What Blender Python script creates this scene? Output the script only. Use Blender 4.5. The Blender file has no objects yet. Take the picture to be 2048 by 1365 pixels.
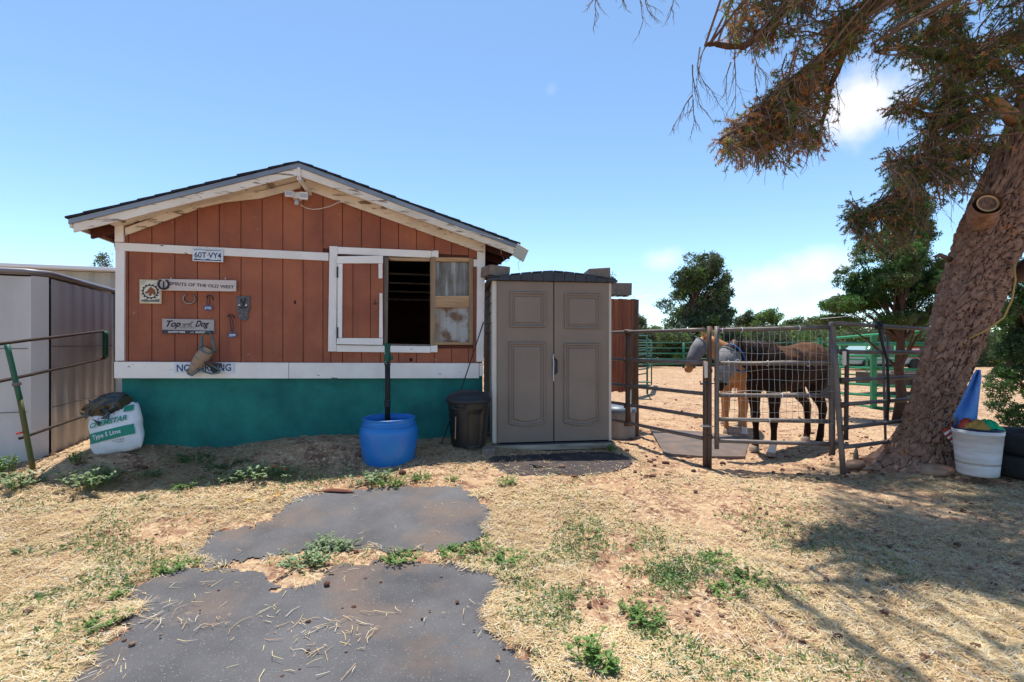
import bpy, math, random
import numpy as np
from mathutils import Vector, Matrix
R = math.radians
rnd = random.Random(7)
nr = np.random.RandomState(11)
scene = bpy.context.scene
COL = scene.collection

# ------------------------------------------------------------------ camera, sky, sun
F = 950.0
EYE = 1.35
HZ = 687.0
cam_d = bpy.data.cameras.new('camera')
cam = bpy.data.objects.new('camera', cam_d)
COL.objects.link(cam)
cam.location = (0, 0, EYE)
cam.rotation_euler = (R(90), 0, 0)
cam_d.sensor_width = 36
cam_d.lens = 36 * F / 2048
cam_d.shift_y = 4.5 / 2048
cam_d.clip_start = 0.05
cam_d.clip_end = 3000
scene.camera = cam

SUN_EL, SUN_AZ = 76.5, -16.0      # azimuth measured from +Y (ahead), negative is left
world = bpy.data.worlds.new('World')
scene.world = world
world.use_nodes = True
wn, wl = world.node_tree.nodes, world.node_tree.links
wn.clear()
wo = wn.new('ShaderNodeOutputWorld')
bg = wn.new('ShaderNodeBackground')
bg.inputs['Strength'].default_value = 0.118
sky = wn.new('ShaderNodeTexSky')
sky.sky_type = 'NISHITA'
sky.sun_disc = False
sky.sun_elevation = R(SUN_EL)
sky.sun_rotation = R(SUN_AZ)
sky.altitude = 2200
sky.air_density = 1.0
sky.dust_density = 1.3
sky.ozone_density = 0.9
wtc = wn.new('ShaderNodeTexCoord')
wno = wn.new('ShaderNodeTexNoise'); wno.inputs['Scale'].default_value = 14; wno.inputs['Detail'].default_value = 6
wl.new(wtc.outputs['Generated'], wno.inputs['Vector'])
tint = wn.new('ShaderNodeMixRGB'); tint.blend_type = 'MULTIPLY'; tint.inputs[0].default_value = 1; tint.inputs[2].default_value = (.82, .93, .93, 1)
wl.new(sky.outputs[0], tint.inputs[1])
last = tint.outputs[0]
def cloud(u, v, size, amt, flat=1.0):
    global last
    d = Vector(((u - 1024) / F, 1, -(v - HZ) / F)).normalized()
    mp = wn.new('ShaderNodeVectorMath'); mp.operation = 'SUBTRACT'
    wl.new(wtc.outputs['Generated'], mp.inputs[0]); mp.inputs[1].default_value = d
    sc = wn.new('ShaderNodeVectorMath'); sc.operation = 'MULTIPLY'
    wl.new(mp.outputs[0], sc.inputs[0]); sc.inputs[1].default_value = (1 / size, 1 / size, flat / size)
    ln = wn.new('ShaderNodeVectorMath'); ln.operation = 'LENGTH'
    wl.new(sc.outputs[0], ln.inputs[0])
    ad = wn.new('ShaderNodeMath'); ad.operation = 'MULTIPLY_ADD'
    wl.new(wno.outputs[0], ad.inputs[0]); ad.inputs[1].default_value = 1.5; ad.inputs[2].default_value = -0.75
    a2 = wn.new('ShaderNodeMath'); a2.operation = 'ADD'
    wl.new(ln.outputs['Value'], a2.inputs[0]); wl.new(ad.outputs[0], a2.inputs[1])
    mr = wn.new('ShaderNodeMapRange'); mr.interpolation_type = 'SMOOTHSTEP'
    mr.inputs[1].default_value = 1.1; mr.inputs[2].default_value = 0.1
    mr.inputs[3].default_value = 0.0; mr.inputs[4].default_value = amt
    wl.new(a2.outputs[0], mr.inputs[0])
    mx = wn.new('ShaderNodeMixRGB')
    wl.new(mr.outputs[0], mx.inputs[0]); wl.new(last, mx.inputs[1])
    mx.inputs[2].default_value = (4.5, 4.4, 4.5, 1)
    last = mx.outputs[0]
cloud(1712, 212, .072, .95)

cloud(1535, 556, .11, .6, 2.6)
cloud(1660, 528, .07, .5, 2.2)
cloud(1700, 600, .10, .5, 3)
cloud(1330, 518, .045, .5, 1.6)
cloud(1840, 118, .03, .4)
cloud(1102, 180, .014, .10)
cloud(290, 505, .03, .35, 1.5)
wl.new(last, bg.inputs['Color'])
wl.new(bg.outputs[0], wo.inputs[0])

sl = bpy.data.lights.new('sun', 'SUN')
sl.energy = 3.0
sl.angle = R(0.55)
sl.color = (1.0, 0.95, 0.87)
so = bpy.data.objects.new('sun', sl); COL.objects.link(so)
sd = Vector((math.sin(R(SUN_AZ)) * math.cos(R(SUN_EL)), math.cos(R(SUN_AZ)) * math.cos(R(SUN_EL)), math.sin(R(SUN_EL))))
so.rotation_euler = sd.to_track_quat('Z', 'Y').to_euler()
so.location = (0, 10, 20)
scene.view_settings.view_transform = 'Standard'
scene.view_settings.look = 'None'
scene.view_settings.exposure = 1.18
scene.view_settings.gamma = 1
scene.cycles.max_bounces = 6
scene.cycles.transparent_max_bounces = 8

# ------------------------------------------------------------------ helpers
def P(u, v, d):
    return Vector(((u - 1024) / F * d, d, EYE - (v - HZ) / F * d))

def hash2(ix, iy, s):
    h = (ix.astype(np.int64) * 374761393 + iy.astype(np.int64) * 668265263 + s * 974711) & 0xffffffff
    h = ((h ^ (h >> 13)) * 1274126177) & 0xffffffff
    return ((h ^ (h >> 16)) & 0xffff) / 65535.0
def vnoise(x, y, s=0):
    ix, iy = np.floor(x), np.floor(y)
    fx, fy = x - ix, y - iy
    fx = fx * fx * (3 - 2 * fx); fy = fy * fy * (3 - 2 * fy)
    a = hash2(ix, iy, s); b = hash2(ix + 1, iy, s); c = hash2(ix, iy + 1, s); d = hash2(ix + 1, iy + 1, s)
    return (a * (1 - fx) + b * fx) * (1 - fy) + (c * (1 - fx) + d * fx) * fy
def fbm(x, y, o=4, s=0):
    r = 0; a = .5; t = 0
    for i in range(o):
        r = r + a * vnoise(x * 2 ** i, y * 2 ** i, s + i * 17); t += a; a *= .5
    return r / t
def vor(x, y, s=0):
    ix, iy = np.floor(x), np.floor(y)
    f1 = np.full(x.shape, 9.); f2 = np.full(x.shape, 9.); idv = np.zeros(x.shape)
    for dx in (-1, 0, 1):
        for dy in (-1, 0, 1):
            cx, cy = ix + dx, iy + dy
            px = cx + .15 + .7 * hash2(cx, cy, s); py = cy + .15 + .7 * hash2(cx, cy, s + 5)
            d = np.hypot(x - px, y - py)
            nw = d < f1
            f2 = np.where(nw, f1, np.minimum(f2, d)); idv = np.where(nw, hash2(cx, cy, s + 9), idv)
            f1 = np.where(nw, d, f1)
    return f1, f2, idv

GP = np.array([  # x, y, z, weight
    (-3.9, 4.6, .33, 1), (-2.0, 5.1, .35, 1), (-.4, 5.6, .31, 1), (-3.0, 3.9, .10, 1), (-1.6, 4.2, .10, 1), (0, 4.6, .11, 1),
    (-4.7, 4.2, .12, 1), (-4.7, 3.4, .08, 1), (-5.4, 6.3, .2, 1), (.9, 5.4, .11, 1), (.1, 5.3, .10, 1), (-.15, 5.25, .11, 1), (.5, 5.35, .10, 1), (-.5, 5.2, .20, 1.2), (-.5, 5.45, .24, 1), (1.0, 4.8, .08, 1), (2.1, 5.2, .0, 1), (3.2, 4.7, 0.0, 1),
    (2.9, 6, -.08, 1), (3.1, 7.2, -.08, 1), (4.4, 4.9, .13, 1), (4.1, 4.2, .1, 1), (5.2, 4.2, .12, 1), (1.4, 7.0, .0, 1),
    (-3, 2.5, .02, 1), (0, 2.5, 0, 1), (3, 2.5, 0, 1), (-1.5, 3.2, .03, 1), (1.5, 3.5, .03, 1), (0, 0, 0, 1), (5, 0, 0, 1), (-5, 0, 0, 1),
    (4, 9, -.12, 1), (1, 10, -.1, 1), (8, 9, -.12, 1), (0, 14, -.15, 2), (8, 16, -.16, 2), (-3, 8, .25, 1), (-8, 8, .2, 1), (0, -6, 0, 2), (9, 2, .05, 1), (9, 5, .08, 1), (-9, 3, .05, 1),
    (-6, 16, -.1, 2), (0, 40, -.18, 8), (30, 40, -.18, 8), (-30, 40, -.18, 8), (0, -30, 0, 8)])
def G(x, y):
    x = np.asarray(x, float); y = np.asarray(y, float)
    num = 0.; den = 0.
    for px, py, pz, w in GP:
        q = w / (((x - px) ** 2 + (y - py) ** 2) + .12) ** 1.9
        num = num + q * pz; den = den + q
    return num / den
def g(x, y):
    return float(G(x, y))
def gp(u, v, dz=0):
    "ground point seen at pixel u, v"
    h = EYE
    for _ in range(25):
        d = F * h / (v - HZ); x = (u - 1024) / F * d
        h = .5 * h + .5 * (EYE - g(x, d))
    d = F * h / (v - HZ)
    x = (u - 1024) / F * d
    return Vector((x, d, g(x, d) + dz))
def gpa(u, v):
    h = np.full(u.shape, EYE)
    for _ in range(14):
        d = F * h / (v - HZ); x = (u - 1024) / F * d
        h = .5 * h + .5 * (EYE - G(x, d))
    d = F * h / (v - HZ)
    return (u - 1024) / F * d, d

def props(o, label=None, cat=None, group=None, kind=None):
    if label: o['label'] = label
    if cat: o['category'] = cat
    if group: o['group'] = group
    if kind: o['kind'] = kind
    return o
def thing(name, label, cat, loc=(0, 0, 0), rotz=0, group=None):
    o = bpy.data.objects.new(name, None)
    o.empty_display_size = .1
    COL.objects.link(o); o.location = loc; o.rotation_euler = (0, 0, rotz)
    return props(o, label, cat, group)

class MB:
    def __init__(s): s.v = []; s.f = []; s.m = []
    def add(s, vs, fs, mi=0):
        b = len(s.v); s.v += [tuple(p) for p in vs]
        for f in fs: s.f.append(tuple(b + i for i in f)); s.m.append(mi)
        return s
    def box(s, x0, x1, y0, y1, z0, z1, mi=0):
        return s.add([(x0, y0, z0), (x1, y0, z0), (x1, y1, z0), (x0, y1, z0), (x0, y0, z1), (x1, y0, z1), (x1, y1, z1), (x0, y1, z1)],
                     [(0, 3, 2, 1), (4, 5, 6, 7), (0, 1, 5, 4), (1, 2, 6, 5), (2, 3, 7, 6), (3, 0, 4, 7)], mi)
    def prism(s, poly, y0, y1, mi=0):
        "poly of (x, z), extruded in y"
        n = len(poly)
        vs = [(x, y0, z) for x, z in poly] + [(x, y1, z) for x, z in poly]
        fs = [tuple(range(n)), tuple(range(2 * n - 1, n - 1, -1))] + [(i, i + n, (i + 1) % n + n, (i + 1) % n) for i in range(n)]
        return s.add(vs, fs, mi)
    def slab(s, poly, z0, z1, mi=0):
        n = len(poly)
        vs = [(x, y, z0) for x, y in poly] + [(x, y, z1) for x, y in poly]
        fs = [tuple(range(n - 1, -1, -1)), tuple(range(n, 2 * n))] + [(i, (i + 1) % n, (i + 1) % n + n, i + n) for i in range(n)]
        return s.add(vs, fs, mi)
    def tube(s, pts, r, n=8, mi=0, caps=True, flat=1.0):
        pts = [Vector(p) for p in pts]
        k = len(pts)
        rs = r if isinstance(r, (list, tuple)) else [r] * k
        t0 = (pts[1] - pts[0]).normalized()
        up = Vector((0, 0, 1)) if abs(t0.z) < .9 else Vector((1, 0, 0))
        a = t0.cross(up).normalized()
        vs = []
        for i in range(k):
            t = (pts[min(i + 1, k - 1)] - pts[max(i - 1, 0)])
            if t.length < 1e-9: t = t0
            t.normalize()
            a = a - t * a.dot(t)
            if a.length < 1e-6: a = t.orthogonal()
            a.normalize(); b = t.cross(a)
            for j in range(n):
                q = 2 * math.pi * j / n
                vs.append(pts[i] + (a * math.cos(q) + b * math.sin(q) * flat) * rs[i])
        fs = [(i * n + j, i * n + (j + 1) % n, (i + 1) * n + (j + 1) % n, (i + 1) * n + j) for i in range(k - 1) for j in range(n)]
        if caps: fs += [tuple(range(n - 1, -1, -1)), tuple(range((k - 1) * n, k * n))]
        return s.add(vs, fs, mi)
    def lathe(s, prof, c=(0, 0, 0), n=32, mi=0, sq=1.0):
        "prof of (r, z)"
        vs = []
        for r_, z in prof:
            for j in range(n):
                q = 2 * math.pi * j / n
                vs.append((c[0] + r_ * math.cos(q), c[1] + r_ * sq * math.sin(q), c[2] + z))
        fs = [(i * n + j, i * n + (j + 1) % n, (i + 1) * n + (j + 1) % n, (i + 1) * n + j) for i in range(len(prof) - 1) for j in range(n)]
        return s.add(vs, fs, mi)
    def loft(s, rings, mi=0, cap=True):
        n = len(rings[0]); vs = [p for r_ in rings for p in r_]
        fs = [(i * n + j, i * n + (j + 1) % n, (i + 1) * n + (j + 1) % n, (i + 1) * n + j) for i in range(len(rings) - 1) for j in range(n)]
        if cap: fs += [tuple(range(n - 1, -1, -1)), tuple(range((len(rings) - 1) * n, len(rings) * n))]
        return s.add(vs, fs, mi)
    def jit(s, a, seed=1):
        q = random.Random(seed)
        s.v = [(x + q.uniform(-a, a), y + q.uniform(-a, a), z + q.uniform(-a, a)) for x, y, z in s.v]
        return s
    def build(s, name, mats, parent=None, smooth=False, bevel=0, label=None, kind=None, rel=None):
        me = bpy.data.meshes.new(name)
        v = s.v
        if rel is not None: v = [(a - rel[0], b - rel[1], c - rel[2]) for a, b, c in v]
        me.from_pydata(v, [], s.f)
        ms = mats if isinstance(mats, (list, tuple)) else [mats]
        for m in ms: me.materials.append(m)
        if len(ms) > 1: me.polygons.foreach_set('material_index', s.m)
        if smooth: me.polygons.foreach_set('use_smooth', [True] * len(s.f))
        me.update()
        o = bpy.data.objects.new(name, me); COL.objects.link(o)
        if parent: o.parent = parent
        if bevel:
            b = o.modifiers.new('bevel', 'BEVEL'); b.width = bevel; b.segments = 2; b.limit_method = 'ANGLE'; b.angle_limit = R(40)
        if label: o['label'] = label
        if kind: o['kind'] = kind
        return o
def npmesh(name, verts, faces, mats, parent=None, mi=None, smooth=False, kind=None, rel=None):
    verts = np.asarray(verts, np.float32)
    if rel is not None: verts = verts - np.array(rel, np.float32)
    faces = np.asarray(faces, np.int32); n, k = faces.shape
    me = bpy.data.meshes.new(name)
    me.vertices.add(len(verts)); me.vertices.foreach_set('co', verts.ravel())
    me.loops.add(n * k); me.loops.foreach_set('vertex_index', faces.ravel())
    me.polygons.add(n); me.polygons.foreach_set('loop_start', np.arange(0, n * k, k, dtype=np.int32))
    try: me.polygons.foreach_set('loop_total', np.full(n, k, np.int32))
    except Exception: pass
    ms = mats if isinstance(mats, (list, tuple)) else [mats]
    for m in ms: me.materials.append(m)
    if mi is not None: me.polygons.foreach_set('material_index', np.asarray(mi, np.int32))
    if smooth: me.polygons.foreach_set('use_smooth', np.ones(n, bool))
    me.update(calc_edges=True); me.validate()
    o = bpy.data.objects.new(name, me); COL.objects.link(o)
    if parent: o.parent = parent
    if kind: o['kind'] = kind
    return o
def lc(parent, p):
    "world point into the parent's frame"
    c, s_ = math.cos(-parent.rotation_euler.z), math.sin(-parent.rotation_euler.z)
    x, y, z = p[0] - parent.location.x, p[1] - parent.location.y, p[2] - parent.location.z
    return Vector((x * c - y * s_, x * s_ + y * c, z))

# ------------------------------------------------------------------ materials
def M(name, col, rough=.75, col2=None, scale=4, lo=.35, hi=.65, stretch=(1, 1, 1), bump=0, bscale=60, metal=0, chips=None, streak=None, spec=.3, rnd_=0, bst=(1, 1, 1), coat=0, trans=0, det=5):
    m = bpy.data.materials.new(name); m.use_nodes = True
    N, L = m.node_tree.nodes, m.node_tree.links
    b = N['Principled BSDF']
    b.inputs['Roughness'].default_value = rough; b.inputs['Metallic'].default_value = metal
    b.inputs['Specular IOR Level'].default_value = spec
    b.inputs['Coat Weight'].default_value = coat
    tc = N.new('ShaderNodeTexCoord')
    def noise(sc, st=(1, 1, 1), dt=det, off=0):
        mp = N.new('ShaderNodeMapping'); mp.inputs['Scale'].default_value = st; mp.inputs['Location'].default_value = (off, off * .7, 0)
        L.new(tc.outputs['Object'], mp.inputs['Vector'])
        n = N.new('ShaderNodeTexNoise'); n.inputs['Scale'].default_value = sc; n.inputs['Detail'].default_value = dt; n.inputs['Roughness'].default_value = .6
        L.new(mp.outputs[0], n.inputs['Vector']); return n.outputs[0]
    def rng(src, a, b_, c=0., d=1.):
        r_ = N.new('ShaderNodeMapRange'); r_.inputs[1].default_value = a; r_.inputs[2].default_value = b_; r_.inputs[3].default_value = c; r_.inputs[4].default_value = d
        L.new(src, r_.inputs[0]); return r_.outputs[0]
    def mix(f, a, b_):
        x = N.new('ShaderNodeMixRGB')
        if isinstance(f, float): x.inputs[0].default_value = f
        else: L.new(f, x.inputs[0])
        for i, q in ((1, a), (2, b_)):
            if isinstance(q, tuple): x.inputs[i].default_value = (*q[:3], 1)
            else: L.new(q, x.inputs[i])
        return x.outputs[0]
    c = tuple(col)
    if col2: c = mix(rng(noise(scale, stretch), lo, hi), c, tuple(col2))
    if streak: c = mix(rng(noise(streak[1], (1, 1, .06), 4, 7), streak[2], streak[2] + .15, 0, streak[3] if len(streak) > 3 else .7), c, tuple(streak[0]))
    if chips:
        st = chips[3] if len(chips) > 3 else (1, 1, 1)
        f = rng(noise(chips[1], st, 8, 3), chips[2], chips[2] + .03)
        c = mix(f, c, tuple(chips[0]))
    if rnd_:
        oi = N.new('ShaderNodeObjectInfo')
        hv = N.new('ShaderNodeHueSaturation'); L.new(rng(oi.outputs['Random'], 0, 1, 1 - rnd_, 1 + rnd_), hv.inputs['Value'])
        if isinstance(c, tuple): hv.inputs['Color'].default_value = (*c[:3], 1)
        else: L.new(c, hv.inputs['Color'])
        c = hv.outputs[0]
    if isinstance(c, tuple): b.inputs['Base Color'].default_value = (*c[:3], 1)
    else: L.new(c, b.inputs['Base Color'])
    if bump:
        bn = N.new('ShaderNodeBump'); bn.inputs['Strength'].default_value = bump; bn.inputs['Distance'].default_value = .01
        L.new(noise(bscale, bst, 4, 1), bn.inputs['Height']); L.new(bn.outputs[0], b.inputs['Normal'])
    if trans:
        t = N.new('ShaderNodeBsdfTranslucent'); ms = N.new('ShaderNodeMixShader'); ms.inputs[0].default_value = trans
        if isinstance(c, tuple): t.inputs[0].default_value = (*c[:3], 1)
        else: L.new(c, t.inputs[0])
        L.new(b.outputs[0], ms.inputs[1]); L.new(t.outputs[0], ms.inputs[2]); L.new(ms.outputs[0], N['Material Output'].inputs[0])
    m['c'] = 1
    return m
red = M('red_siding', (.36, .124, .066), .8, (.26, .086, .052), 2.2, chips=((.42, .26, .20), 15, .70), bump=.5, bscale=30, bst=(6, 1, .6), rnd_=.07, streak=((.20, .06, .045), 5, .52, .6))
red_in = M('red_groove', (.10, .035, .025), .9)
white = M('white_paint', (.83, .80, .77), .6, (.74, .70, .66), 3, chips=((.20, .15, .11), 7, .665, (1, 1, 3)), bump=.35, bscale=20, bst=(1, 1, 6), rnd_=.05)
white_v = M('white_paint_upright', (.82, .79, .77), .6, (.72, .67, .63), 3, chips=((.20, .15, .11), 7, .685, (3, 3, .8)), bump=.35, bscale=20, bst=(6, 6, 1), rnd_=.05)
fascia_m = M('peeling_white_paint', (.80, .74, .66), .65, (.64, .56, .46), 2.5, chips=((.26, .20, .15), 5, .575, (.8, 1, 6)), bump=.4, bscale=25)
drip = M('grey_drip_edge', (.17, .20, .25), .5, (.24, .28, .33), 2, stretch=(1, 1, 1), metal=.3)
shingle = M('black_shingle', (.022, .022, .026), .95, (.04, .04, .045), 30, bump=.8, bscale=150)
raw = M('raw_wood', (.36, .24, .14), .85, (.24, .17, .12), 6, stretch=(4, 4, .5), bump=.6, bscale=20, bst=(8, 8, .6), chips=((.12, .07, .04), 9, .68), rnd_=.15)
raw_h = M('raw_wood_level', (.50, .33, .18), .85, (.34, .21, .12), 6, stretch=(.5, 4, 5), bump=.6, bscale=20, bst=(.6, 8, 8), chips=((.10, .05, .03), 9, .68), rnd_=.15)
grey_wood = M('grey_weathered_wood', (.20, .17, .145), .9, (.13, .105, .085), 6, stretch=(5, 5, .5), bump=.6, bscale=20, bst=(8, 8, .6))
maroon = M('maroon_wood', (.085, .025, .018), .85, (.05, .018, .014), 5, rnd_=.2)
teal = M('teal_stucco', (.022, .21, .175), .85, (.014, .12, .11), 2.2, chips=((.10, .26, .23), 26, .71), bump=1.0, bscale=22, streak=((.012, .12, .12), 4, .55, .5))
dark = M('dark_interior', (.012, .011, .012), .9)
pane_m = M('streaked_dirty_pane', (.17, .165, .155), .35, (.09, .06, .035), 7, stretch=(1.4, 1, .8), streak=((.42, .42, .40), 16, .50, .75), chips=None, spec=.5)
pane_m2 = M('dusty_brown_pane', (.36, .36, .36), .4, (.15, .08, .045), 5, streak=((.24, .17, .11), 12, .52, .8), lo=.45, hi=.6)
tan = M('taupe_resin', (.235, .18, .145), .55, (.20, .155, .125), 2.5, bump=.15, bscale=120, spec=.4, chips=((.30, .25, .2), 30, .72))
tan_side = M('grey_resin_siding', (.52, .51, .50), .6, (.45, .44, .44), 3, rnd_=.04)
cream = M('cream_resin_trim', (.66, .59, .52), .6, (.56, .50, .44), 3)
dkroof = M('dark_blue_resin_roof', (.022, .025, .038), .55, (.035, .037, .05), 5, spec=.5)
concrete = M('concrete_block', (.27, .22, .185), .95, (.19, .15, .13), 20, bump=.8, bscale=90)
timber = M('old_white_timber', (.40, .34, .28), .9, (.17, .13, .10), 4, stretch=(.5, 4, 4), bump=.5, bscale=20)
blackp = M('black_plastic', (.012, .012, .013), .38, (.022, .019, .017), 4, spec=.5)
blackr = M('black_rubber', (.018, .018, .019), .8, (.032, .03, .028), 6)
bluep = M('blue_barrel_plastic', (.008, .15, .52), .38, (.02, .19, .52), 5, spec=.5, chips=((.12, .25, .42), 18, .72), streak=((.10, .15, .26), 8, .62, .35))
green_pt = M('green_hydrant_paint', (.01, .10, .07), .5, (.01, .06, .045), 12, chips=((.55, .62, .58), 14, .62))
dark_rail = M('dark_brown_rail', (.030, .020, .017), .7, (.06, .035, .025), 9)
blackpipe = M('black_pipe', (.010, .010, .011), .6, (.02, .018, .016), 12, chips=((.50, .30, .22), 12, .70))
foil = M('dark_tape', (.02, .025, .028), .45, (.20, .22, .22), 40, lo=.58, hi=.66, bump=1, bscale=80)
steel = M('weathered_pipe_steel', (.12, .10, .095), .55, (.17, .14, .12), 9, metal=.35, spec=.5, chips=((.16, .06, .03), 12, .66), bump=.2, bscale=60, rnd_=.08)
steel_b = M('brown_pipe_steel', (.062, .042, .033), .6, (.10, .05, .03), 8, metal=.2, spec=.5, bump=.2, bscale=60, rnd_=.1)
wire_m = M('galvanised_wire', (.42, .40, .37), .45, metal=.5)
gpipe = M('green_pipe', (.012, .20, .075), .5, (.03, .26, .11), 7, spec=.5, rnd_=.1)
gpipe2 = M('dark_green_pipe', (.008, .10, .06), .5, spec=.5, rnd_=.15)
bark = M('pine_bark', (.38, .225, .155), .95, (.20, .105, .07), 14, lo=.35, hi=.65, chips=((.38, .17, .09), 3.5, .63), bump=1.0, bscale=45)
bark_deep = M('bark_furrow', (.085, .045, .032), 1.0, (.05, .028, .022), 20)
bark2 = M('limb_bark', (.12, .065, .042), .95, (.07, .042, .032), 20, bump=.8, bscale=60)
twig_m = M('dry_twig', (.13, .085, .065), .9, (.21, .15, .12), 3)
twig_g = M('grey_twig', (.33, .27, .22), .9, (.12, .09, .07), 5)
nd_g = M('pine_needles_green', (.13, .21, .045), .55, (.24, .25, .06), 3, trans=.55)
nd_d = M('pine_needles_dark', (.06, .12, .05), .6, (.09, .14, .045), 3, trans=.5)
nd_b = M('pine_needles_brown', (.38, .20, .10), .7, (.27, .15, .08), 3, trans=.5)
nd_o = M('pine_needles_orange', (.62, .29, .11), .7, (.50, .25, .10), 3, trans=.4)
lf_g = M('juniper_green', (.10, .21, .045), .6, (.07, .15, .035), 1.2, trans=.45)
lf_d = M('juniper_dark', (.035, .08, .03), .65, (.05, .10, .035), 1.2, trans=.3)
lf_y = M('juniper_pale', (.13, .17, .06), .65, (.10, .13, .05), 1.2, trans=.3)
lf_far = M('far_foliage', (.07, .10, .055), .7, (.10, .13, .06), .3, trans=.3)
lf_far2 = M('far_foliage_pale', (.14, .16, .08), .7, (.10, .12, .06), .3, trans=.35)
lf_far3 = M('far_foliage_bright', (.14, .22, .05), .7, (.10, .16, .045), .3, trans=.4)
weed1 = M('weed_leaf_pale', (.30, .38, .20), .55, (.13, .21, .09), 12, trans=.3)
weed2 = M('weed_leaf_green', (.16, .27, .06), .55, (.11, .20, .05), 12, trans=.3)
weed3 = M('weed_leaf_dark', (.07, .14, .05), .6, trans=.2)
straw1 = M('straw_pale', (.70, .58, .33), .6, (.58, .43, .22), 3, trans=.15)
straw2 = M('straw_tan', (.54, .38, .19), .7, (.42, .27, .14), 3, trans=.1)
straw3 = M('straw_bleached', (.66, .60, .47), .6, trans=.15)
stone_m = M('dark_red_clod', (.085, .035, .026), .95, (.13, .06, .042), 30, bump=.8, bscale=150)
stone2 = M('brown_pebble', (.24, .15, .105), .95, (.16, .09, .065), 30)
rock_m = M('tan_rock', (.40, .26, .17), .95, (.26, .15, .10), 6, bump=1, bscale=18)
greym = M('grey_metal_shed', (.54, .525, .52), .5, (.44, .43, .43), 2.2, stretch=(1, 1, .5), metal=.05, spec=.4, streak=((.38, .36, .34), 3, .53, .3))
whitem = M('white_metal', (.75, .76, .78), .45, spec=.5)
creamm = M('cream_corrugated', (.40, .40, .36), .5)
bag_m = M('white_sack', (.74, .74, .74), .5, (.62, .63, .65), 6, bump=.6, bscale=9)
bag_g = M('sack_green_print', (.015, .22, .15), .55)
ink = M('dark_ink', (.02, .02, .03), .6)
inkb = M('navy_ink', (.02, .04, .13), .6)
inkw = M('white_ink', (.75, .75, .75), .6)
film = M('black_plastic_film', (.012, .013, .010), .22, (.05, .045, .025), 14, lo=.55, hi=.65, spec=.7, bump=1, bscale=25)
sign_g = M('grey_painted_board', (.44, .40, .39), .7, (.34, .31, .31), 5, stretch=(.5, 1, 8), bump=.2)
sign_w = M('pinkish_white_board', (.62, .54, .50), .7, (.52, .45, .42), 5, stretch=(.5, 1, 8))
sign_d = M('charcoal_board', (.05, .05, .06), .7)
pict_m = M('weathered_tin_picture', (.62, .58, .48), .6, (.44, .40, .33), 14, lo=.5, hi=.6)
pict_e = M('picture_edge', (.55, .42, .26), .7)
horsebr = M('print_brown', (.22, .075, .035), .7)
iron = M('dark_iron', (.03, .03, .036), .5, (.06, .06, .07), 30, metal=.6)
shoe_m = M('silver_horseshoe', (.42, .38, .35), .35, (.20, .15, .12), 20, metal=.8)
tag_m = M('blue_tag', (.05, .09, .22), .4)
plate_m = M('plate_white', (.66, .70, .74), .4, (.55, .60, .66), 12)
meshtan = M('tan_mesh_fabric', (.36, .25, .17), .8, (.28, .19, .13), 60)
tealfab = M('grey_teal_trim', (.13, .19, .20), .8, (.09, .14, .15), 20)
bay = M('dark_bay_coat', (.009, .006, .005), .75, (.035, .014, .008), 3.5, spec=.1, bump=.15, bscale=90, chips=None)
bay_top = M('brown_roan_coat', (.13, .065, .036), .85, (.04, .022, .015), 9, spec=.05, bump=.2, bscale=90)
pal = M('palomino_coat', (.56, .26, .09), .7, (.40, .165, .055), 5, bump=.15, bscale=90)
manew = M('pale_mane', (.42, .33, .27), .7, (.28, .17, .11), 12)
maneb = M('black_mane', (.014, .012, .013), .6, (.07, .065, .075), 25, lo=.55, hi=.7)
maneo = M('orange_forelock', (.30, .12, .05), .7)
hoof_m = M('hoof_horn', (.30, .22, .17), .6)
sock = M('white_sock', (.62, .57, .52), .7)
masko = M('grey_fly_mask', (.21, .20, .21), .85, (.15, .145, .16), 9, bump=.6, bscale=40)
maskblue = M('blue_strap', (.03, .08, .22), .6)
blue_cl = M('blue_cloth', (.07, .20, .52), .8, (.10, .25, .56), 7, bump=.3, bscale=30)
clg = M('green_cloth', (.01, .33, .14), .8); cly = M('ochre_cloth', (.34, .19, .04), .8); clr = M('red_cloth', (.42, .05, .03), .8)
clw = M('white_cloth', (.7, .7, .72), .8)
bucket_m = M('white_bucket_plastic', (.66, .66, .69), .45, (.50, .48, .47), 3, stretch=(1, 1, 5), chips=((.30, .25, .2), 30, .72))
cedar = M('red_cedar_board', (.36, .125, .065), .75, (.25, .08, .045), 5, stretch=(4, 4, .4), bump=.4, bscale=20, bst=(8, 8, .6), rnd_=.12)
rope_y = M('yellow_rope', (.42, .27, .08), .8)
cardk = M('far_car_paint', (.25, .36, .36), .3, spec=.6)
glass_m = M('dark_glass', (.03, .04, .05), .1, spec=.6)
yel = M('yellow_plastic', (.70, .42, .03), .5, (.60, .25, .02), 10)
org = M('orange_plastic', (.55, .13, .02), .5)
cablew = M('white_cable', (.65, .62, .58), .5)
lampw = M('white_lamp_plastic', (.72, .70, .68), .45)
lampg = M('clear_lens', (.40, .40, .42), .15, spec=.7)
solar = M('pale_panel_back', (.42, .44, .40), .5)

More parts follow.
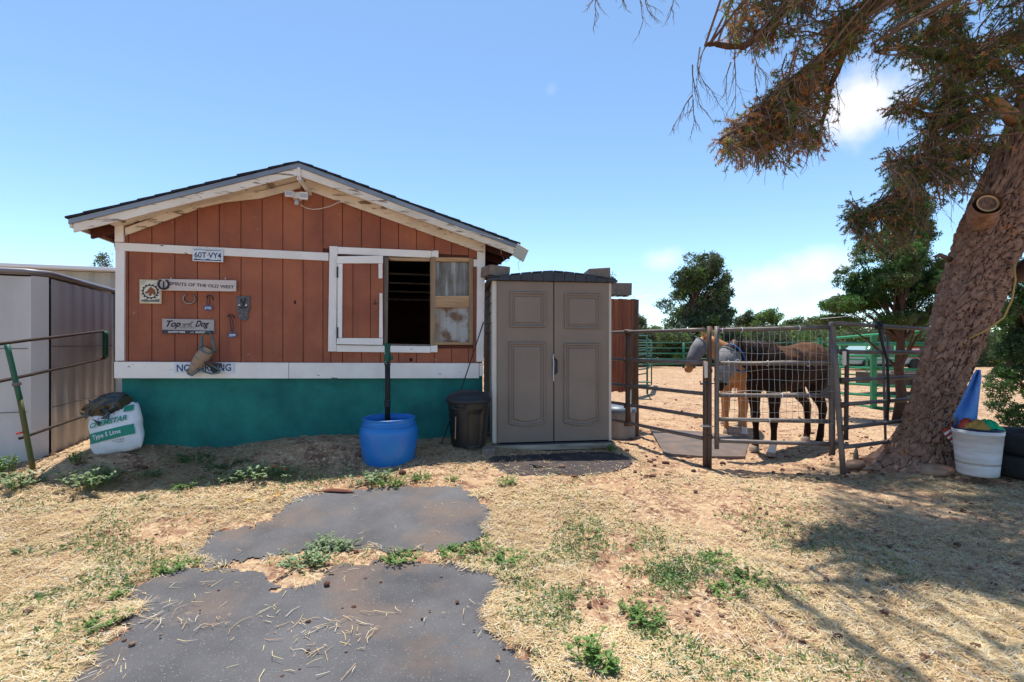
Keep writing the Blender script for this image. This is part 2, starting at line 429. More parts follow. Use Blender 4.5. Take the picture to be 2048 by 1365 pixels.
# ground: red earth, dust, straw chaff
def ground_mat():
    m = bpy.data.materials.new('dirt_ground'); m.use_nodes = True
    N, L = m.node_tree.nodes, m.node_tree.links
    b = N['Principled BSDF']; b.inputs['Roughness'].default_value = .95; b.inputs['Specular IOR Level'].default_value = .15
    tc = N.new('ShaderNodeTexCoord')
    def noise(sc, dt=6, off=0):
        mp = N.new('ShaderNodeMapping'); mp.inputs['Location'].default_value = (off, off, 0); L.new(tc.outputs['Object'], mp.inputs[0])
        n = N.new('ShaderNodeTexNoise'); n.inputs['Scale'].default_value = sc; n.inputs['Detail'].default_value = dt; n.inputs['Roughness'].default_value = .65
        L.new(mp.outputs[0], n.inputs['Vector']); return n.outputs[0]
    def rng(s, a, b_, c=0., d=1.):
        r_ = N.new('ShaderNodeMapRange'); r_.inputs[1].default_value = a; r_.inputs[2].default_value = b_; r_.inputs[3].default_value = c; r_.inputs[4].default_value = d
        L.new(s, r_.inputs[0]); return r_.outputs[0]
    def mix(f, a, b_):
        x = N.new('ShaderNodeMixRGB'); L.new(f, x.inputs[0])
        for i, q in ((1, a), (2, b_)):
            if isinstance(q, tuple): x.inputs[i].default_value = (*q, 1)
            else: L.new(q, x.inputs[i])
        return x.outputs[0]
    c = mix(rng(noise(1.1), .38, .62), (.36, .205, .12), (.46, .31, .19))
    c = mix(rng(noise(6, 8, 4), .47, .62), c, (.20, .095, .062))
    c = mix(rng(noise(26, 6, 2), .50, .62), c, (.56, .43, .26))
    c = mix(rng(noise(70, 4, 9), .60, .66), c, (.10, .045, .032))
    L.new(c, b.inputs['Base Color'])
    bn = N.new('ShaderNodeBump'); bn.inputs['Strength'].default_value = .9; bn.inputs['Distance'].default_value = .02
    L.new(noise(38, 8, 5), bn.inputs['Height']); L.new(bn.outputs[0], b.inputs['Normal'])
    return m
dirt = ground_mat()
asphalt_m = M('worn_asphalt', (.085, .083, .087), .9, (.15, .145, .148), 1.7, streak=((.22, .15, .11), 1.5, .50, .6), chips=((.26, .255, .25), 110, .62), bump=.9, bscale=220)
mat_m = M('dusty_rubber_mat', (.10, .085, .08), .9, (.17, .12, .095), 4, bump=.4, bscale=60)
mat_m2 = M('black_rubber_mat', (.032, .028, .032), .9, (.075, .055, .05), 5, bump=.4, bscale=60)

# ------------------------------------------------------------------ ground
def axis(a, b, st, far, k=1.16):
    q = list(np.arange(a, b + 1e-6, st)); s_ = st
    lo, hi = [], []
    x = a
    while x > -far: s_ *= k; x -= s_; lo.append(x)
    s_ = st; x = b
    while x < far: s_ *= k; x += s_; hi.append(x)
    return np.array(lo[::-1] + q + hi)
gx = axis(-6, 7, .03, 900); gy = axis(1.4, 7.5, .03, 900)
def micro(X, Y):
    m = (fbm(X * 1.3, Y * 1.3, 3, 3) - .5) * .05 + (fbm(X * 9, Y * 9, 3, 8) - .5) * .022
    c = fbm(X * 22, Y * 22, 2, 21)
    m += np.clip(c - .58, 0, 1) * .06
    near = np.clip(1 - (np.hypot(X, Y) - 9) / 12, 0, 1)
    return m * near
X, Y = np.meshgrid(gx, gy)
Z = G(X, Y) + micro(X, Y)
# asphalt and mats are flush: flatten the ground below them
def poly_px(pts): return [gp(u, v) for u, v in pts]
def smooth_poly(pts, n=10, amp=.03, seed=0):
    q = random.Random(seed); out = []
    k = len(pts)
    for i in range(k):
        a, b, c, d = (Vector(pts[(i + j - 1) % k]) for j in range(4))
        for t in range(n):
            t = t / n
            p = .5 * ((2 * b) + (-a + c) * t + (2 * a - 5 * b + 4 * c - d) * t * t + (-a + 3 * b - 3 * c + d) * t ** 3)
            out.append((p.x + q.uniform(-amp, amp), p.y + q.uniform(-amp, amp)))
    return out
def inside(poly, X, Y):
    r_ = np.zeros(X.shape, bool); n = len(poly)
    for i in range(n):
        x0, y0 = poly[i][:2]; x1, y1 = poly[(i + 1) % n][:2]
        if y0 == y1: continue
        c = ((y0 > Y) != (y1 > Y)) & (X < (x1 - x0) * (Y - y0) / (y1 - y0) + x0)
        r_ ^= c
    return r_
A1 = [(-.15, -1.5), (-1.9, .6)] + [gp(u, v)[:2] for u, v in [(120, 1365), (215, 1260), (285, 1165), (390, 1140), (520, 1142), (570, 1170), (640, 1162), (700, 1132), (850, 1125), (955, 1140), (1010, 1175), (985, 1235), (1030, 1290), (1080, 1365)]] + [(.5, .8)]
A2 = [gp(u, v)[:2] for u, v in [(378, 1108), (440, 1062), (540, 1038), (590, 1000), (700, 980), (850, 974), (945, 985), (988, 1035), (960, 1085), (850, 1102), (700, 1100), (600, 1112), (500, 1122), (420, 1132)]]
A3 = [gp(u, v)[:2] for u, v in [(985, 915), (1110, 908), (1225, 907), (1262, 925), (1225, 945), (1120, 952), (1020, 950)]]
A1 = smooth_poly([(*p, 0) for p in A1], 14, .018, 1)
A2 = smooth_poly([(*p, 0) for p in A2], 14, .022, 2)
A3 = smooth_poly([(*p, 0) for p in A3], 8, .01, 3)
flat = inside(A1, X, Y) | inside(A2, X, Y) | inside(A3, X, Y)
Z = np.where(flat, G(X, Y) - .004, Z)
vs = np.stack([X.ravel(), Y.ravel(), Z.ravel()], 1)
ny, nx = X.shape
ii = (np.arange(ny - 1)[:, None] * nx + np.arange(nx - 1)[None, :]).ravel()
ground = npmesh('ground', vs, np.stack([ii, ii + 1, ii + 1 + nx, ii + nx], 1), dirt, smooth=True, kind='structure')
def patch(name, poly, mat, dz, st=.035, rough=False):
    p = np.array(poly); xs = np.arange(p[:, 0].min() - st, p[:, 0].max() + st, st); ys = np.arange(p[:, 1].min() - st, p[:, 1].max() + st, st)
    Xp, Yp = np.meshgrid(xs, ys)
    n2, n1 = Xp.shape
    cx, cy = (Xp[:-1, :-1] + st / 2), (Yp[:-1, :-1] + st / 2)
    if rough: cx, cy = cx + (fbm(cx * 4, cy * 4, 2, 71) - .5) * .16 + (fbm(cx * 16, cy * 16, 3, 72) - .5) * .14, cy + (fbm(cx * 4, cy * 4, 2, 73) - .5) * .16 + (fbm(cx * 16, cy * 16, 3, 74) - .5) * .14
    ins = inside(poly, cx, cy)
    Zp = G(Xp, Yp) + dz + (fbm(Xp * 2, Yp * 2, 3, 5) - .5) * .004 + (fbm(Xp * 30, Yp * 30, 2, 6) - .5) * .003
    idx = (np.arange(n2 - 1)[:, None] * n1 + np.arange(n1 - 1)[None, :])[ins]
    f = np.stack([idx, idx + 1, idx + 1 + n1, idx + n1], 1)
    Xp = Xp + (fbm(Xp * 9, Yp * 9, 2, 31) - .5) * st * 1.2; Yp = Yp + (fbm(Xp * 9, Yp * 9, 2, 41) - .5) * st * 1.2
    return npmesh(name, np.stack([Xp.ravel(), Yp.ravel(), Zp.ravel()], 1), f, mat, smooth=True, kind='structure')
patch('asphalt_path', A1, asphalt_m, .006, .016, True)
patch('asphalt_path', A2, asphalt_m, .006, .016, True)
t = patch('rubber_mat', A3, mat_m2, .006); del t['kind']
props(t, 'black rubber mat lying flat in the shade before the taupe shed doors', 'mat')
mp = [gp(u, v) for u, v in [(1300, 860), (1412, 868), (1500, 880), (1490, 918), (1410, 918), (1328, 912)]]
tm = MB(); n = len(mp)
for p in mp: tm.v.append((p.x, p.y, p.z + .030))
for p in mp: tm.v.append((p.x, p.y, p.z - .01))
tm.f = [tuple(range(n - 1, -1, -1))] + [(i, (i + 1) % n, (i + 1) % n + n, i + n) for i in range(n)]; tm.m = [0] * len(tm.f)
o = tm.build('rubber_mat', mat_m); props(o, 'dusty grey rubber mat lying in the corral behind the left gate post', 'mat')

# ------------------------------------------------------------------ barn
BO = Vector((-3.96, 4.75, 0)); BA = math.atan2(.97, 3.605)
cB, sB = math.cos(BA), math.sin(BA)
def W(u, v, off=0):
    rx, rz = (u - 1024) / F, -(v - HZ) / F
    k = (-sB * BO.x + cB * BO.y - off) / (-sB * rx + cB)
    x, y = k * rx, k
    return ((x - BO.x) * cB + (y - BO.y) * sB, EYE + k * rz)
def Wrect(u0, u1, v0, v1, off=0):
    return [W(u0, v1, off), W(u1, v1, off), W(u1, v0, off), W(u0, v0, off)]
def toworld(a, y, z):
    return Vector((BO.x + a * cB - y * sB, BO.y + a * sB + y * cB, z))
barn = thing('barn', 'red plank sided barn with white trim and teal stucco base under a low gable roof', 'barn', BO, BA)
OH = .30
ridge = W(597, 322, OH); eL = W(137, 434, OH); eR = W(1037, 486, OH)
def roofz(a):
    if a < ridge[0]: return ridge[1] + (a - ridge[0]) * (ridge[1] - eL[1]) / (ridge[0] - eL[0])
    return ridge[1] + (a - ridge[0]) * (eR[1] - ridge[1]) / (eR[0] - ridge[0])
BL = 5.2
WR = W(968, 600)[0]
# roof slabs, shingles, drip edge, fascia
def roofstrip(a0, a1, t0, t1, y0, y1):
    m = MB()
    m.prism([(a0, roofz(a0) - t1), (a1, roofz(a1) - t1), (a1, roofz(a1) - t0), (a0, roofz(a0) - t0)], y0, y1); return m
for a0, a1 in ((eL[0], ridge[0]), (ridge[0], eR[0])):
    roofstrip(a0, a1, .028, .060, -OH + .02, BL + .3).build('roof_sheathing', maroon, barn)
    roofstrip(a0, a1, .022, .068, -OH - .004, -OH + .012).build('drip_edge', drip, barn)
    b0, b1 = (a0 + .03, a1 - .004) if a0 < ridge[0] - 1 else (a0 + .004, a1 - .03)
    n = 9; top = [b0 + (b1 - b0) * i / n for i in range(n + 1)]
    q = random.Random(int(a0 * 100))
    poly = [(x, roofz(x) - .068) for x in top] + [(x, roofz(x) - .148 + q.uniform(-.005, .005)) for x in top[::-1]]
    MB().prism(poly, -OH + .013, -OH + .035).build('fascia_board', fascia_m, barn, bevel=.002)
# shingle courses, each a lapped strip
sh = MB(); q = random.Random(3)
for a0, a1, sg in ((eL[0] - .02, ridge[0], 1), (ridge[0], eR[0] + .02, -1)):
    L_ = a1 - a0; n = int(L_ / .14)
    for i in range(n):
        b0 = a0 + L_ * i / n; b1 = a0 + L_ * (i + 1) / n + (.01 if sg > 0 else 0); b0 -= (.01 if sg < 0 else 0)
        lo, hi = (.0, .016) if sg > 0 else (.016, .0)
        y = -OH - .012 + q.uniform(-.012, .008)
        while y < BL + .3:
            y1 = min(y + .3, BL + .32)
            e = q.uniform(0, .004)
            za, zb = roofz(b0) + lo * .8 - .0 + e, roofz(b1) + hi * .8 + e
            if sg > 0: za, zb = roofz(b0) + .005 + e, roofz(b1) - .002 + e
            else: za, zb = roofz(b0) - .002 + e, roofz(b1) + .005 + e
            sh.add([(b0, y, za - .018), (b1, y, zb - .018), (b1, y1 - .004, zb - .018), (b0, y1 - .004, za - .018), (b0, y, za), (b1, y, zb), (b1, y1 - .004, zb), (b0, y1 - .004, za)],
                   [(0, 3, 2, 1), (4, 5, 6, 7), (0, 1, 5, 4), (1, 2, 6, 5), (2, 3, 7, 6), (3, 0, 4, 7)])
            y = y1
sh.build('shingle_courses', shingle, barn, kind='stuff')
# eave drip trim along both eaves, rafters
for a, sg in ((eL[0], -1), (eR[0], 1)):
    MB().box(a - .012, a + .012, -OH + .036, BL + .3, roofz(a) - .09, roofz(a) - .026).build('eave_board', fascia_m if sg < 0 else maroon, barn)
i = 0; y = -.02
while y < BL:
    for a0, a1 in ((-.45 + .0, .0), (WR, eR[0] - .03)):
        if a0 < 0: a0 = eL[0] + .03
        roofstrip(a0, a1, .062, .15, y, y + .04).build('rafter', maroon, barn, bevel=.002)
    y += .42
# gable boards
OFFS = .0
sillL, sillR = W(228, 725), W(968, 727)
def sillz(a): return sillL[1] + (a - sillL[0]) * (sillR[1] - sillL[1]) / (sillR[0] - sillL[0])
tL, tR = W(240, 494), W(660, 514)
def trimz(a): return tL[1] + (a - tL[0]) * (tR[1] - tL[1]) / (tR[0] - tL[0])
g0 = W(258, 600)[0]; cols = [g0 + .203 * i for i in range(-1, 20)]
cols = [c for c in cols if c < WR]; cols[0] = W(240, 600)[0]; cols.append(WR - .03)
wx0, wx1 = W(662, 600)[0], W(946, 600)[0]
wz1a = W(700, 500)[1]; wz0a = W(700, 698)[1]
hx0, hx1, hz0, hz1 = W(770, 600)[0], W(942, 600)[0], W(800, 689)[1], W(800, 518)[1]
def zt(a): return roofz(a) - .16
def board(x0, x1, z0, z1, name='siding_board', par=barn, y0=-.014, m=red, flat_top=None):
    x0 += .0035; x1 -= .0035
    if x1 - x0 < .01: return
    zz = lambda f, x: f(x) if callable(f) else f
    pts = [(x0, zz(z0, x0)), (x1, zz(z0, x1)), (x1, zz(z1, x1)), (x0, zz(z1, x0))]
    if callable(z1) and x0 < ridge[0] < x1: pts = pts[:3] + [(ridge[0], z1(ridge[0]))] + pts[3:]
    if min(pts[2][1] - pts[1][1], pts[-1][1] - pts[0][1]) < .02: return
    MB().prism(pts, y0, 0).build(name, m, par, bevel=.0015)
for c0, c1 in zip(cols[:-1], cols[1:]):
    board(c0, c1, trimz, lambda a: zt(a) + .08) if c1 <= wx0 + .01 else None
    if c1 <= wx0 + .01: board(c0, c1, sillz, trimz, y0=-.013)
    elif c0 < wx0 < c1:
        board(c0, wx0, sillz, trimz, y0=-.013); board(c0, c1, lambda a: wz1a, lambda a: zt(a) + .08); board(wx0, c1, sillz, wz0a, y0=-.013)
    elif c0 < wx1 < c1:
        board(c0, c1, wz1a - .03, lambda a: zt(a) + .08); board(wx1, c1, sillz, wz1a - .034, y0=-.013); board(c0, wx1, sillz, wz0a, y0=-.013)
    elif c1 <= wx1: board(c0, c1, wz1a, lambda a: zt(a) + .08); board(c0, c1, sillz, wz0a, y0=-.013)
    else: board(c0, c1, sillz, lambda a: zt(a) + .08)
# backing and room
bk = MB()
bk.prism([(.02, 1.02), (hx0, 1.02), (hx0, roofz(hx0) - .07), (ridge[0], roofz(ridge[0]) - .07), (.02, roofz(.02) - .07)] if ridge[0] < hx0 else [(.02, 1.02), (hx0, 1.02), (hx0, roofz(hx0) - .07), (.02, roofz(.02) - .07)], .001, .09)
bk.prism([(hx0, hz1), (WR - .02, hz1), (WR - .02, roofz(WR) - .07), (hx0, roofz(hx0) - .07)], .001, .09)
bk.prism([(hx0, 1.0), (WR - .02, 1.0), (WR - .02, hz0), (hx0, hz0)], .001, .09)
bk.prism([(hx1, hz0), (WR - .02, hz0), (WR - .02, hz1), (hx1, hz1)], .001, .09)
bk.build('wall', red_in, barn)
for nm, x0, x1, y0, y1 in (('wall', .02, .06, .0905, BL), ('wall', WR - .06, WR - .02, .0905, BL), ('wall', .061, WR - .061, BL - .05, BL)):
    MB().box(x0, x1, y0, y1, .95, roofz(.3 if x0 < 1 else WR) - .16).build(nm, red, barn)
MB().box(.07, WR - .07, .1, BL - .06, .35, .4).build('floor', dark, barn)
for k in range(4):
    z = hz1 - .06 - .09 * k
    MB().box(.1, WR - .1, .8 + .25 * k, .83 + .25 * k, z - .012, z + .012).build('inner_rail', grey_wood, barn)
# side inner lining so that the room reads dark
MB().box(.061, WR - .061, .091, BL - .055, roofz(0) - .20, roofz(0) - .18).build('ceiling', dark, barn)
# teal stucco base
fl, fr = W(243, 800)[0], W(966, 800)[0]
st = MB(); nxx, nzz = 60, 12
for j in range(nzz + 1):
    for i in range(nxx + 1):
        a = fl + (fr - fl) * i / nxx; z = -.1 + (sillz(a) - .1 + .1) * j / nzz
        st.v.append((a, .02 + .014 * math.sin(i * .9 + j) * math.sin(j * .7 + i * .3) + rnd.uniform(-.003, .003), z))
for j in range(nzz):
    for i in range(nxx):
        b = j * (nxx + 1) + i; st.f.append((b, b + 1, b + nxx + 2, b + nxx + 1)); st.m.append(0)
st.build('foundation', teal, barn, smooth=True)
MB().box(.07, WR - .07, BL - .04, BL - .02, -.1, .95).build('foundation', teal, barn)
MB().box(fl, fl + .02, .03, BL, -.1, sillL[1] - .17).build('foundation', teal, barn)
MB().box(fr - .02, fr, .03, BL, -.1, sillR[1] - .2).build('foundation', teal, barn)
# white trims: (pixel polygon, thickness)
def trim(px, th, name='trim_board', m=white, base=-.0145, par=barn, lab=None, bevel=.003):
    return MB().prism([W(u, v, -base + th) for u, v in px], base - th, base).build(name, m, par, bevel=bevel, label=lab)
trim([(228, 757), (577, 757.5), (577, 726), (228, 724)], .036, 'sill_board')
trim([(578, 757.5), (958, 757), (958, 727), (578, 726)], .034, 'sill_board')
trim([(959, 753), (966, 752), (966, 727), (959, 727)], .036, 'sill_board')
trim([(230, 722), (248, 722), (249, 501), (230.5, 501)], .030, 'corner_board', white_v)
trim([(229, 484), (247, 484), (246, 439), (229, 443)], .030, 'corner_board', white_v)
trim([(953, 724), (967, 724), (971, 478), (955, 478)], .030, 'corner_board', white_v)
trim([(229, 501), (657, 522), (657, 506), (229, 485)], .024)
trim([(656, 703.5), (672.5, 703.5), (675, 493), (659, 492.5)], .032, 'window_trim', white_v)
trim([(675, 508), (863, 516), (863, 502), (675, 494)], .028, 'window_trim')
trim([(863.5, 515), (877, 515), (877, 501.5), (863.5, 501.5)], .034, 'window_trim')
trim([(673, 704), (861, 706), (861, 693), (673, 690.5)], .028, 'window_trim')
trim([(861.5, 705), (875, 705), (875, 691), (861.5, 691)], .036, 'window_trim', white)
trim([(947, 533.5), (954.5, 534), (954.5, 519.5), (947, 519)], .024, 'window_trim')
# rake trims on the wall (left one has come loose)
def rtrim(pts, w, name, y0=-.05, sagm=fascia_m):
    poly = [(a, z) for a, z in pts] + [(a, z - w) for a, z in pts[::-1]]
    MB().prism(poly, y0, y0 + .022).build(name, sagm, barn, bevel=.002)
zt2 = lambda a: roofz(a) - .10
rtrim([(a, zt2(a)) for a in np.linspace(ridge[0] + .03, WR - .02, 8)], .105, 'rake_trim')
la = [W(250, 457, .05)[0], W(300, 440, .05)[0], W(350, 423, .05)[0], W(400, 407, .05)[0], W(450, 398, .05)[0], W(520, 380, .05)[0], ridge[0] - .02]
lz = [W(250, 456, .05)[1], W(300, 438, .05)[1], W(350, 420, .05)[1], W(400, 401, .05)[1], W(450, 390, .05)[1], zt2(la[5]) - .02, zt2(la[6]) - .02]
rtrim(list(zip(la, lz)), .075, 'rake_trim')
roofstrip(0.02, ridge[0], .061, .11, -OH + .04, -.0).build('soffit', fascia_m, barn)
roofstrip(ridge[0], WR - .02, .061, .10, -OH + .04, -.0).build('soffit', fascia_m, barn)
# ridge bracket
rb = MB(); rb.box(ridge[0] - .012, ridge[0] + .018, -OH - .006, -OH + .01, ridge[1] - .20, ridge[1] - .07)
rb.add([(ridge[0] - .01, -OH - .005, ridge[1] - .20), (ridge[0] + .02, -OH - .005, ridge[1] - .20), (ridge[0] + .09, -.02, ridge[1] - .27), (ridge[0] + .06, -.02, ridge[1] - .27),
        (ridge[0] - .01, -OH - .005, ridge[1] - .16), (ridge[0] + .02, -OH - .005, ridge[1] - .16), (ridge[0] + .09, -.02, ridge[1] - .22), (ridge[0] + .06, -.02, ridge[1] - .22)],
       [(0, 3, 2, 1), (4, 5, 6, 7), (0, 1, 5, 4), (1, 2, 6, 5), (2, 3, 7, 6), (3, 0, 4, 7)])
rb.build('ridge_bracket', white_v, barn)
# shutter
shp = MB().prism(Wrect(675, 768, 513, 689, .02), -.045, -.0155).build('shutter', red_in, barn)
for u0, u1 in ((684, 706), (706, 741), (741, 767)):
    p = Wrect(u0, u1, 526, 677, .055); p = [(p[0][0] + .003, p[0][1]), (p[1][0] - .003, p[1][1]), (p[2][0] - .003, p[2][1]), (p[3][0] + .003, p[3][1])]
    MB().prism(p, -.056, -.0455).build('shutter_board', red, shp, bevel=.0015)
for px, m in (([(673.5, 527), (766, 527), (766, 511.5), (674, 513)], white), ([(674.5, 676), (684, 676), (685, 527.5), (675, 527.5)], white_v), ([(757, 557.5), (765, 557), (765, 527.5), (757, 527.5)], white_v),
              ([(758, 676), (765.5, 676), (765, 587), (759, 586.5)], white_v), ([(673, 689), (765.5, 690.5), (766, 677), (674, 676.5)], white)):
    trim(px, .018, 'shutter_trim', m, -.0565, shp, bevel=.002)
hg = MB(); hg.prism(Wrect(673, 676.5, 534, 556, .078), -.083, -.0755); hg.build('hinge', iron, shp)
hg = MB(); hg.prism(Wrect(673, 676.5, 655, 677, .078), -.083, -.0755); hg.build('hinge', iron, shp)
la_ = MB(); la_.tube([(W(744, 609, .06)[0], -.066, W(744, 609, .06)[1]), (W(757, 606, .06)[0], -.066, W(757, 606, .06)[1])], .003, 5)
la_.tube([(W(750, 600, .06)[0], -.068, W(750, 600, .06)[1]), (W(751, 611, .06)[0], -.064, W(751, 611, .06)[1])], .003, 5); la_.build('latch', iron, shp)
# jambs and sash
trim([(767, 690), (775, 690), (777, 516), (768, 514)], .05, 'window_jamb', grey_wood, .02)
trim([(777, 521), (860, 523), (860, 516.5), (777, 515)], .04, 'window_head', raw_h, .01)
trim([(776, 692), (861, 694), (861, 689.5), (776, 688)], .04, 'window_sill', grey_wood, .01)
sash = MB().prism(Wrect(861, 871, 514, 692, .05), -.052, .01).build('window_sash', raw, barn, bevel=.003)
for px, m, nm in (([(938, 690), (946.5, 690), (946.5, 517), (938.5, 516)], raw, 'sash_stile'), ([(871.5, 523), (938, 523.5), (938, 516), (871.5, 515)], raw_h, 'sash_rail'),
                  ([(871, 690), (938, 690), (938, 685), (871, 684.5)], raw_h, 'sash_rail'), ([(871, 615), (938, 615.5), (938, 592), (871, 592)], raw_h, 'sash_rail')):
    trim(px, .052, nm, m, 0, sash)
MB().prism(Wrect(870, 939, 522, 593, .0), -.010, .0).build('pane', pane_m, sash)
MB().prism(Wrect(870, 939, 614, 686, .0), -.010, .0).build('pane', pane_m2, sash)
# holes
for (u, v, r1, r2) in ((590, 605, .010, .022), (822, 720, .02, .022)):
    a, z = W(u, v, .015); m = MB(); m.prism([(a + r1 * math.cos(t), z + r2 * math.sin(t)) for t in np.linspace(0, 5.8, 10)], -.0162, -.0125); m.build('knot_hole', dark, barn)

# ------------------------------------------------------------------ things on the barn wall
dg = None
def text(s, m, par, w, h, cx, cz, y, shear=0, bold=0, name='lettering', ext=.0006, rot=0, sp=1.0):
    c = bpy.data.curves.new('lettering', 'FONT'); c.body = s; c.size = 1; c.shear = shear; c.offset = bold; c.align_x = 'CENTER'; c.resolution_u = 3; c.space_character = sp
    o = bpy.data.objects.new('lettering', c); COL.objects.link(o)
    bpy.context.view_layer.update()
    me = bpy.data.meshes.new_from_object(o.evaluated_get(bpy.context.evaluated_depsgraph_get()))
    COL.objects.unlink(o); bpy.data.objects.remove(o)
    xs = [v.co.x for v in me.vertices]; ys = [v.co.y for v in me.vertices]
    x0, x1, y0, y1 = min(xs), max(xs), min(ys), max(ys)
    for v in me.vertices:
        x = ((v.co.x - x0) / (x1 - x0) - .5) * w; z = ((v.co.y - y0) / (y1 - y0) - .5) * h
        v.co = (cx + x * math.cos(rot) - z * math.sin(rot), y, cz + x * math.sin(rot) + z * math.cos(rot))
    me.materials.clear(); me.materials.append(m)
    ob = bpy.data.objects.new(name, me); COL.objects.link(ob); ob.parent = par
    return ob
def wallthing(name, label, cat, u, v, group=None):
    a, z = W(u, v, .02); p = toworld(a, -.016, z)
    t = thing(name, label, cat, p, BA, group); t['_s'] = 1; del t['_s']
    return t, (a, z)
def rel(base, pts, off=.02):
    return [(W(u, v, off)[0] - base[0], W(u, v, off)[1] - base[1]) for u, v in pts]
def sz(u0, u1, v0, v1): a, b = W(u0, v0, .02), W(u1, v1, .02); return b[0] - a[0], a[1] - b[1]
# licence plate
t, b = wallthing('licence_plate', 'white licence plate with blue characters nailed to the upper white trim', 'licence plate', 418, 512)
w_, h_ = sz(388, 449, 498, 526)
MB().box(-w_ / 2, w_ / 2, -.036, -.026, -h_ / 2, h_ / 2).build('plate', plate_m, t, bevel=.003)
text('60T VY4', inkb, t, w_ * .88, h_ * .46, 0, .0, -.0365, bold=.02)
MB().prism([(-.006, .004), (.0, -.006), (.008, .0), (.002, .008)], -.0375, -.0365).build('emblem', clr, t)
text('TEXAS', clr, t, w_ * .22, h_ * .12, 0, h_ * .38, -.0365, bold=.02)
MB().prism([(-w_ * .45, -h_ * .42), (w_ * .44, -h_ * .42), (w_ * .44, -h_ * .33), (w_ * .12, -h_ * .36), (0, -h_ * .28), (-w_ * .1, -h_ * .36), (-w_ * .45, -h_ * .30)], -.0372, -.0364).build('printed_band', inkb, t)
MB().prism([(-w_ * .45, h_ * .44), (w_ * .44, h_ * .44), (w_ * .44, h_ * .38), (w_ * .2, h_ * .35), (-w_ * .3, h_ * .37), (-w_ * .45, h_ * .33)][::-1], -.0372, -.0364).build('printed_band', M('plate_blue', (.25, .33, .45)), t)
# tin picture
t, b = wallthing('tin_picture', 'square tin picture of a horse head inside a toothed ring at the left', 'picture', 302, 584)
w_, h_ = sz(280, 324, 559, 608)
MB().box(-w_ / 2, w_ / 2, -.016, 0, -h_ / 2, h_ / 2).build('frame', pict_e, t, bevel=.002)
MB().box(-w_ / 2 + .01, w_ / 2 - .01, -.0175, -.016, -h_ / 2 + .01, h_ / 2 - .01).build('print', pict_m, t)
rg = MB(); r0, r1 = .058, .068
for k in range(28):
    q0, q1 = 2 * math.pi * k / 28, 2 * math.pi * (k + 1) / 28; ro = r1 + (.010 if k % 2 else 0)
    rg.prism([(r0 * math.cos(q0), r0 * math.sin(q0)), (ro * math.cos(q0), ro * math.sin(q0)), (ro * math.cos(q1), ro * math.sin(q1)), (r0 * math.cos(q1), r0 * math.sin(q1))], -.0185, -.0175)
rg.build('toothed_ring', ink, t)
MB().prism([(x * .052, z * .052 + .002) for x, z in [(-1, -.35), (-.55, .1), (-.1, .75), (.15, .95), (.3, .7), (.7, .35), (.95, -.4), (.6, -.85), (.35, -.3), (.1, -.9), (-.3, -.8), (-.15, -.2), (-.6, -.45)]], -.0185, -.0175).build('horse_head_print', horsebr, t)
MB().prism([(-w_ * .42, -h_ * .42), (w_ * .42, -h_ * .42), (w_ * .42, -h_ * .30), (w_ * .2, -h_ * .33), (-.01, -h_ * .36), (-w_ * .2, -h_ * .31), (-w_ * .42, -h_ * .36)], -.0182, -.0175).build('printed_band', M('print_grey', (.12, .13, .12)), t)
# spirits sign
t, b = wallthing('wooden_sign', 'long whitish sign reading SPIRITS OF THE OLD WEST with a black horseshoe', 'sign', 397, 571)
w_, h_ = sz(320, 474, 560, 583)
MB().prism(rel(b, [(321, 582), (474, 584), (474, 562), (321, 559)]), -.040, -.018).build('board', sign_w, t, bevel=.002)
text('SPIRITS OF THE OLD WEST', M('grey_print', (.05, .05, .06)), t, *sz(343, 471, 567.5, 577.5), rel(b, [(407, 572)])[0][0], rel(b, [(407, 572)])[0][1], -.0405, bold=.03, rot=-.035)
cu, cz_ = rel(b, [(331, 570)])[0]
hs = MB(); pts = [(cu + .052 * math.cos(q), -.05, cz_ + .052 * math.sin(q) + (0.0)) for q in np.linspace(R(120), R(420), 14)]
pts = [(cu + .045 * math.sin(q), -.05, cz_ - .050 * math.cos(q)) for q in np.linspace(R(-150), R(150), 15)]
hs.tube(pts, .014, 6, flat=.6); hs.build('horseshoe', iron, t)
hs = MB(); hs.tube([(cu, -.05, cz_ - .045), (cu, -.05, cz_ + .03)], .006, 6); hs.build('letter_stroke', iron, t)
for u in (344, 452):
    c_ = rel(b, [(u, 560)])[0]; n_ = MB(); n_.tube([(c_[0], -.03, c_[1]), (c_[0], -.03, c_[1] + .02)], .003, 5); n_.build('screw', whitem, t)
# silver horseshoe
t, b = wallthing('horseshoe', 'silver horseshoe hung open end up below the long sign', 'horseshoe', 379, 598)
hs = MB(); hs.tube([(.055 * math.sin(q), -.008, -.052 * math.cos(q)) for q in np.linspace(R(-150), R(150), 17)], [.009 + .004 * math.sin(k / 16 * math.pi) for k in range(17)], 6, flat=.6); hs.build('shoe', shoe_m, t, smooth=True)
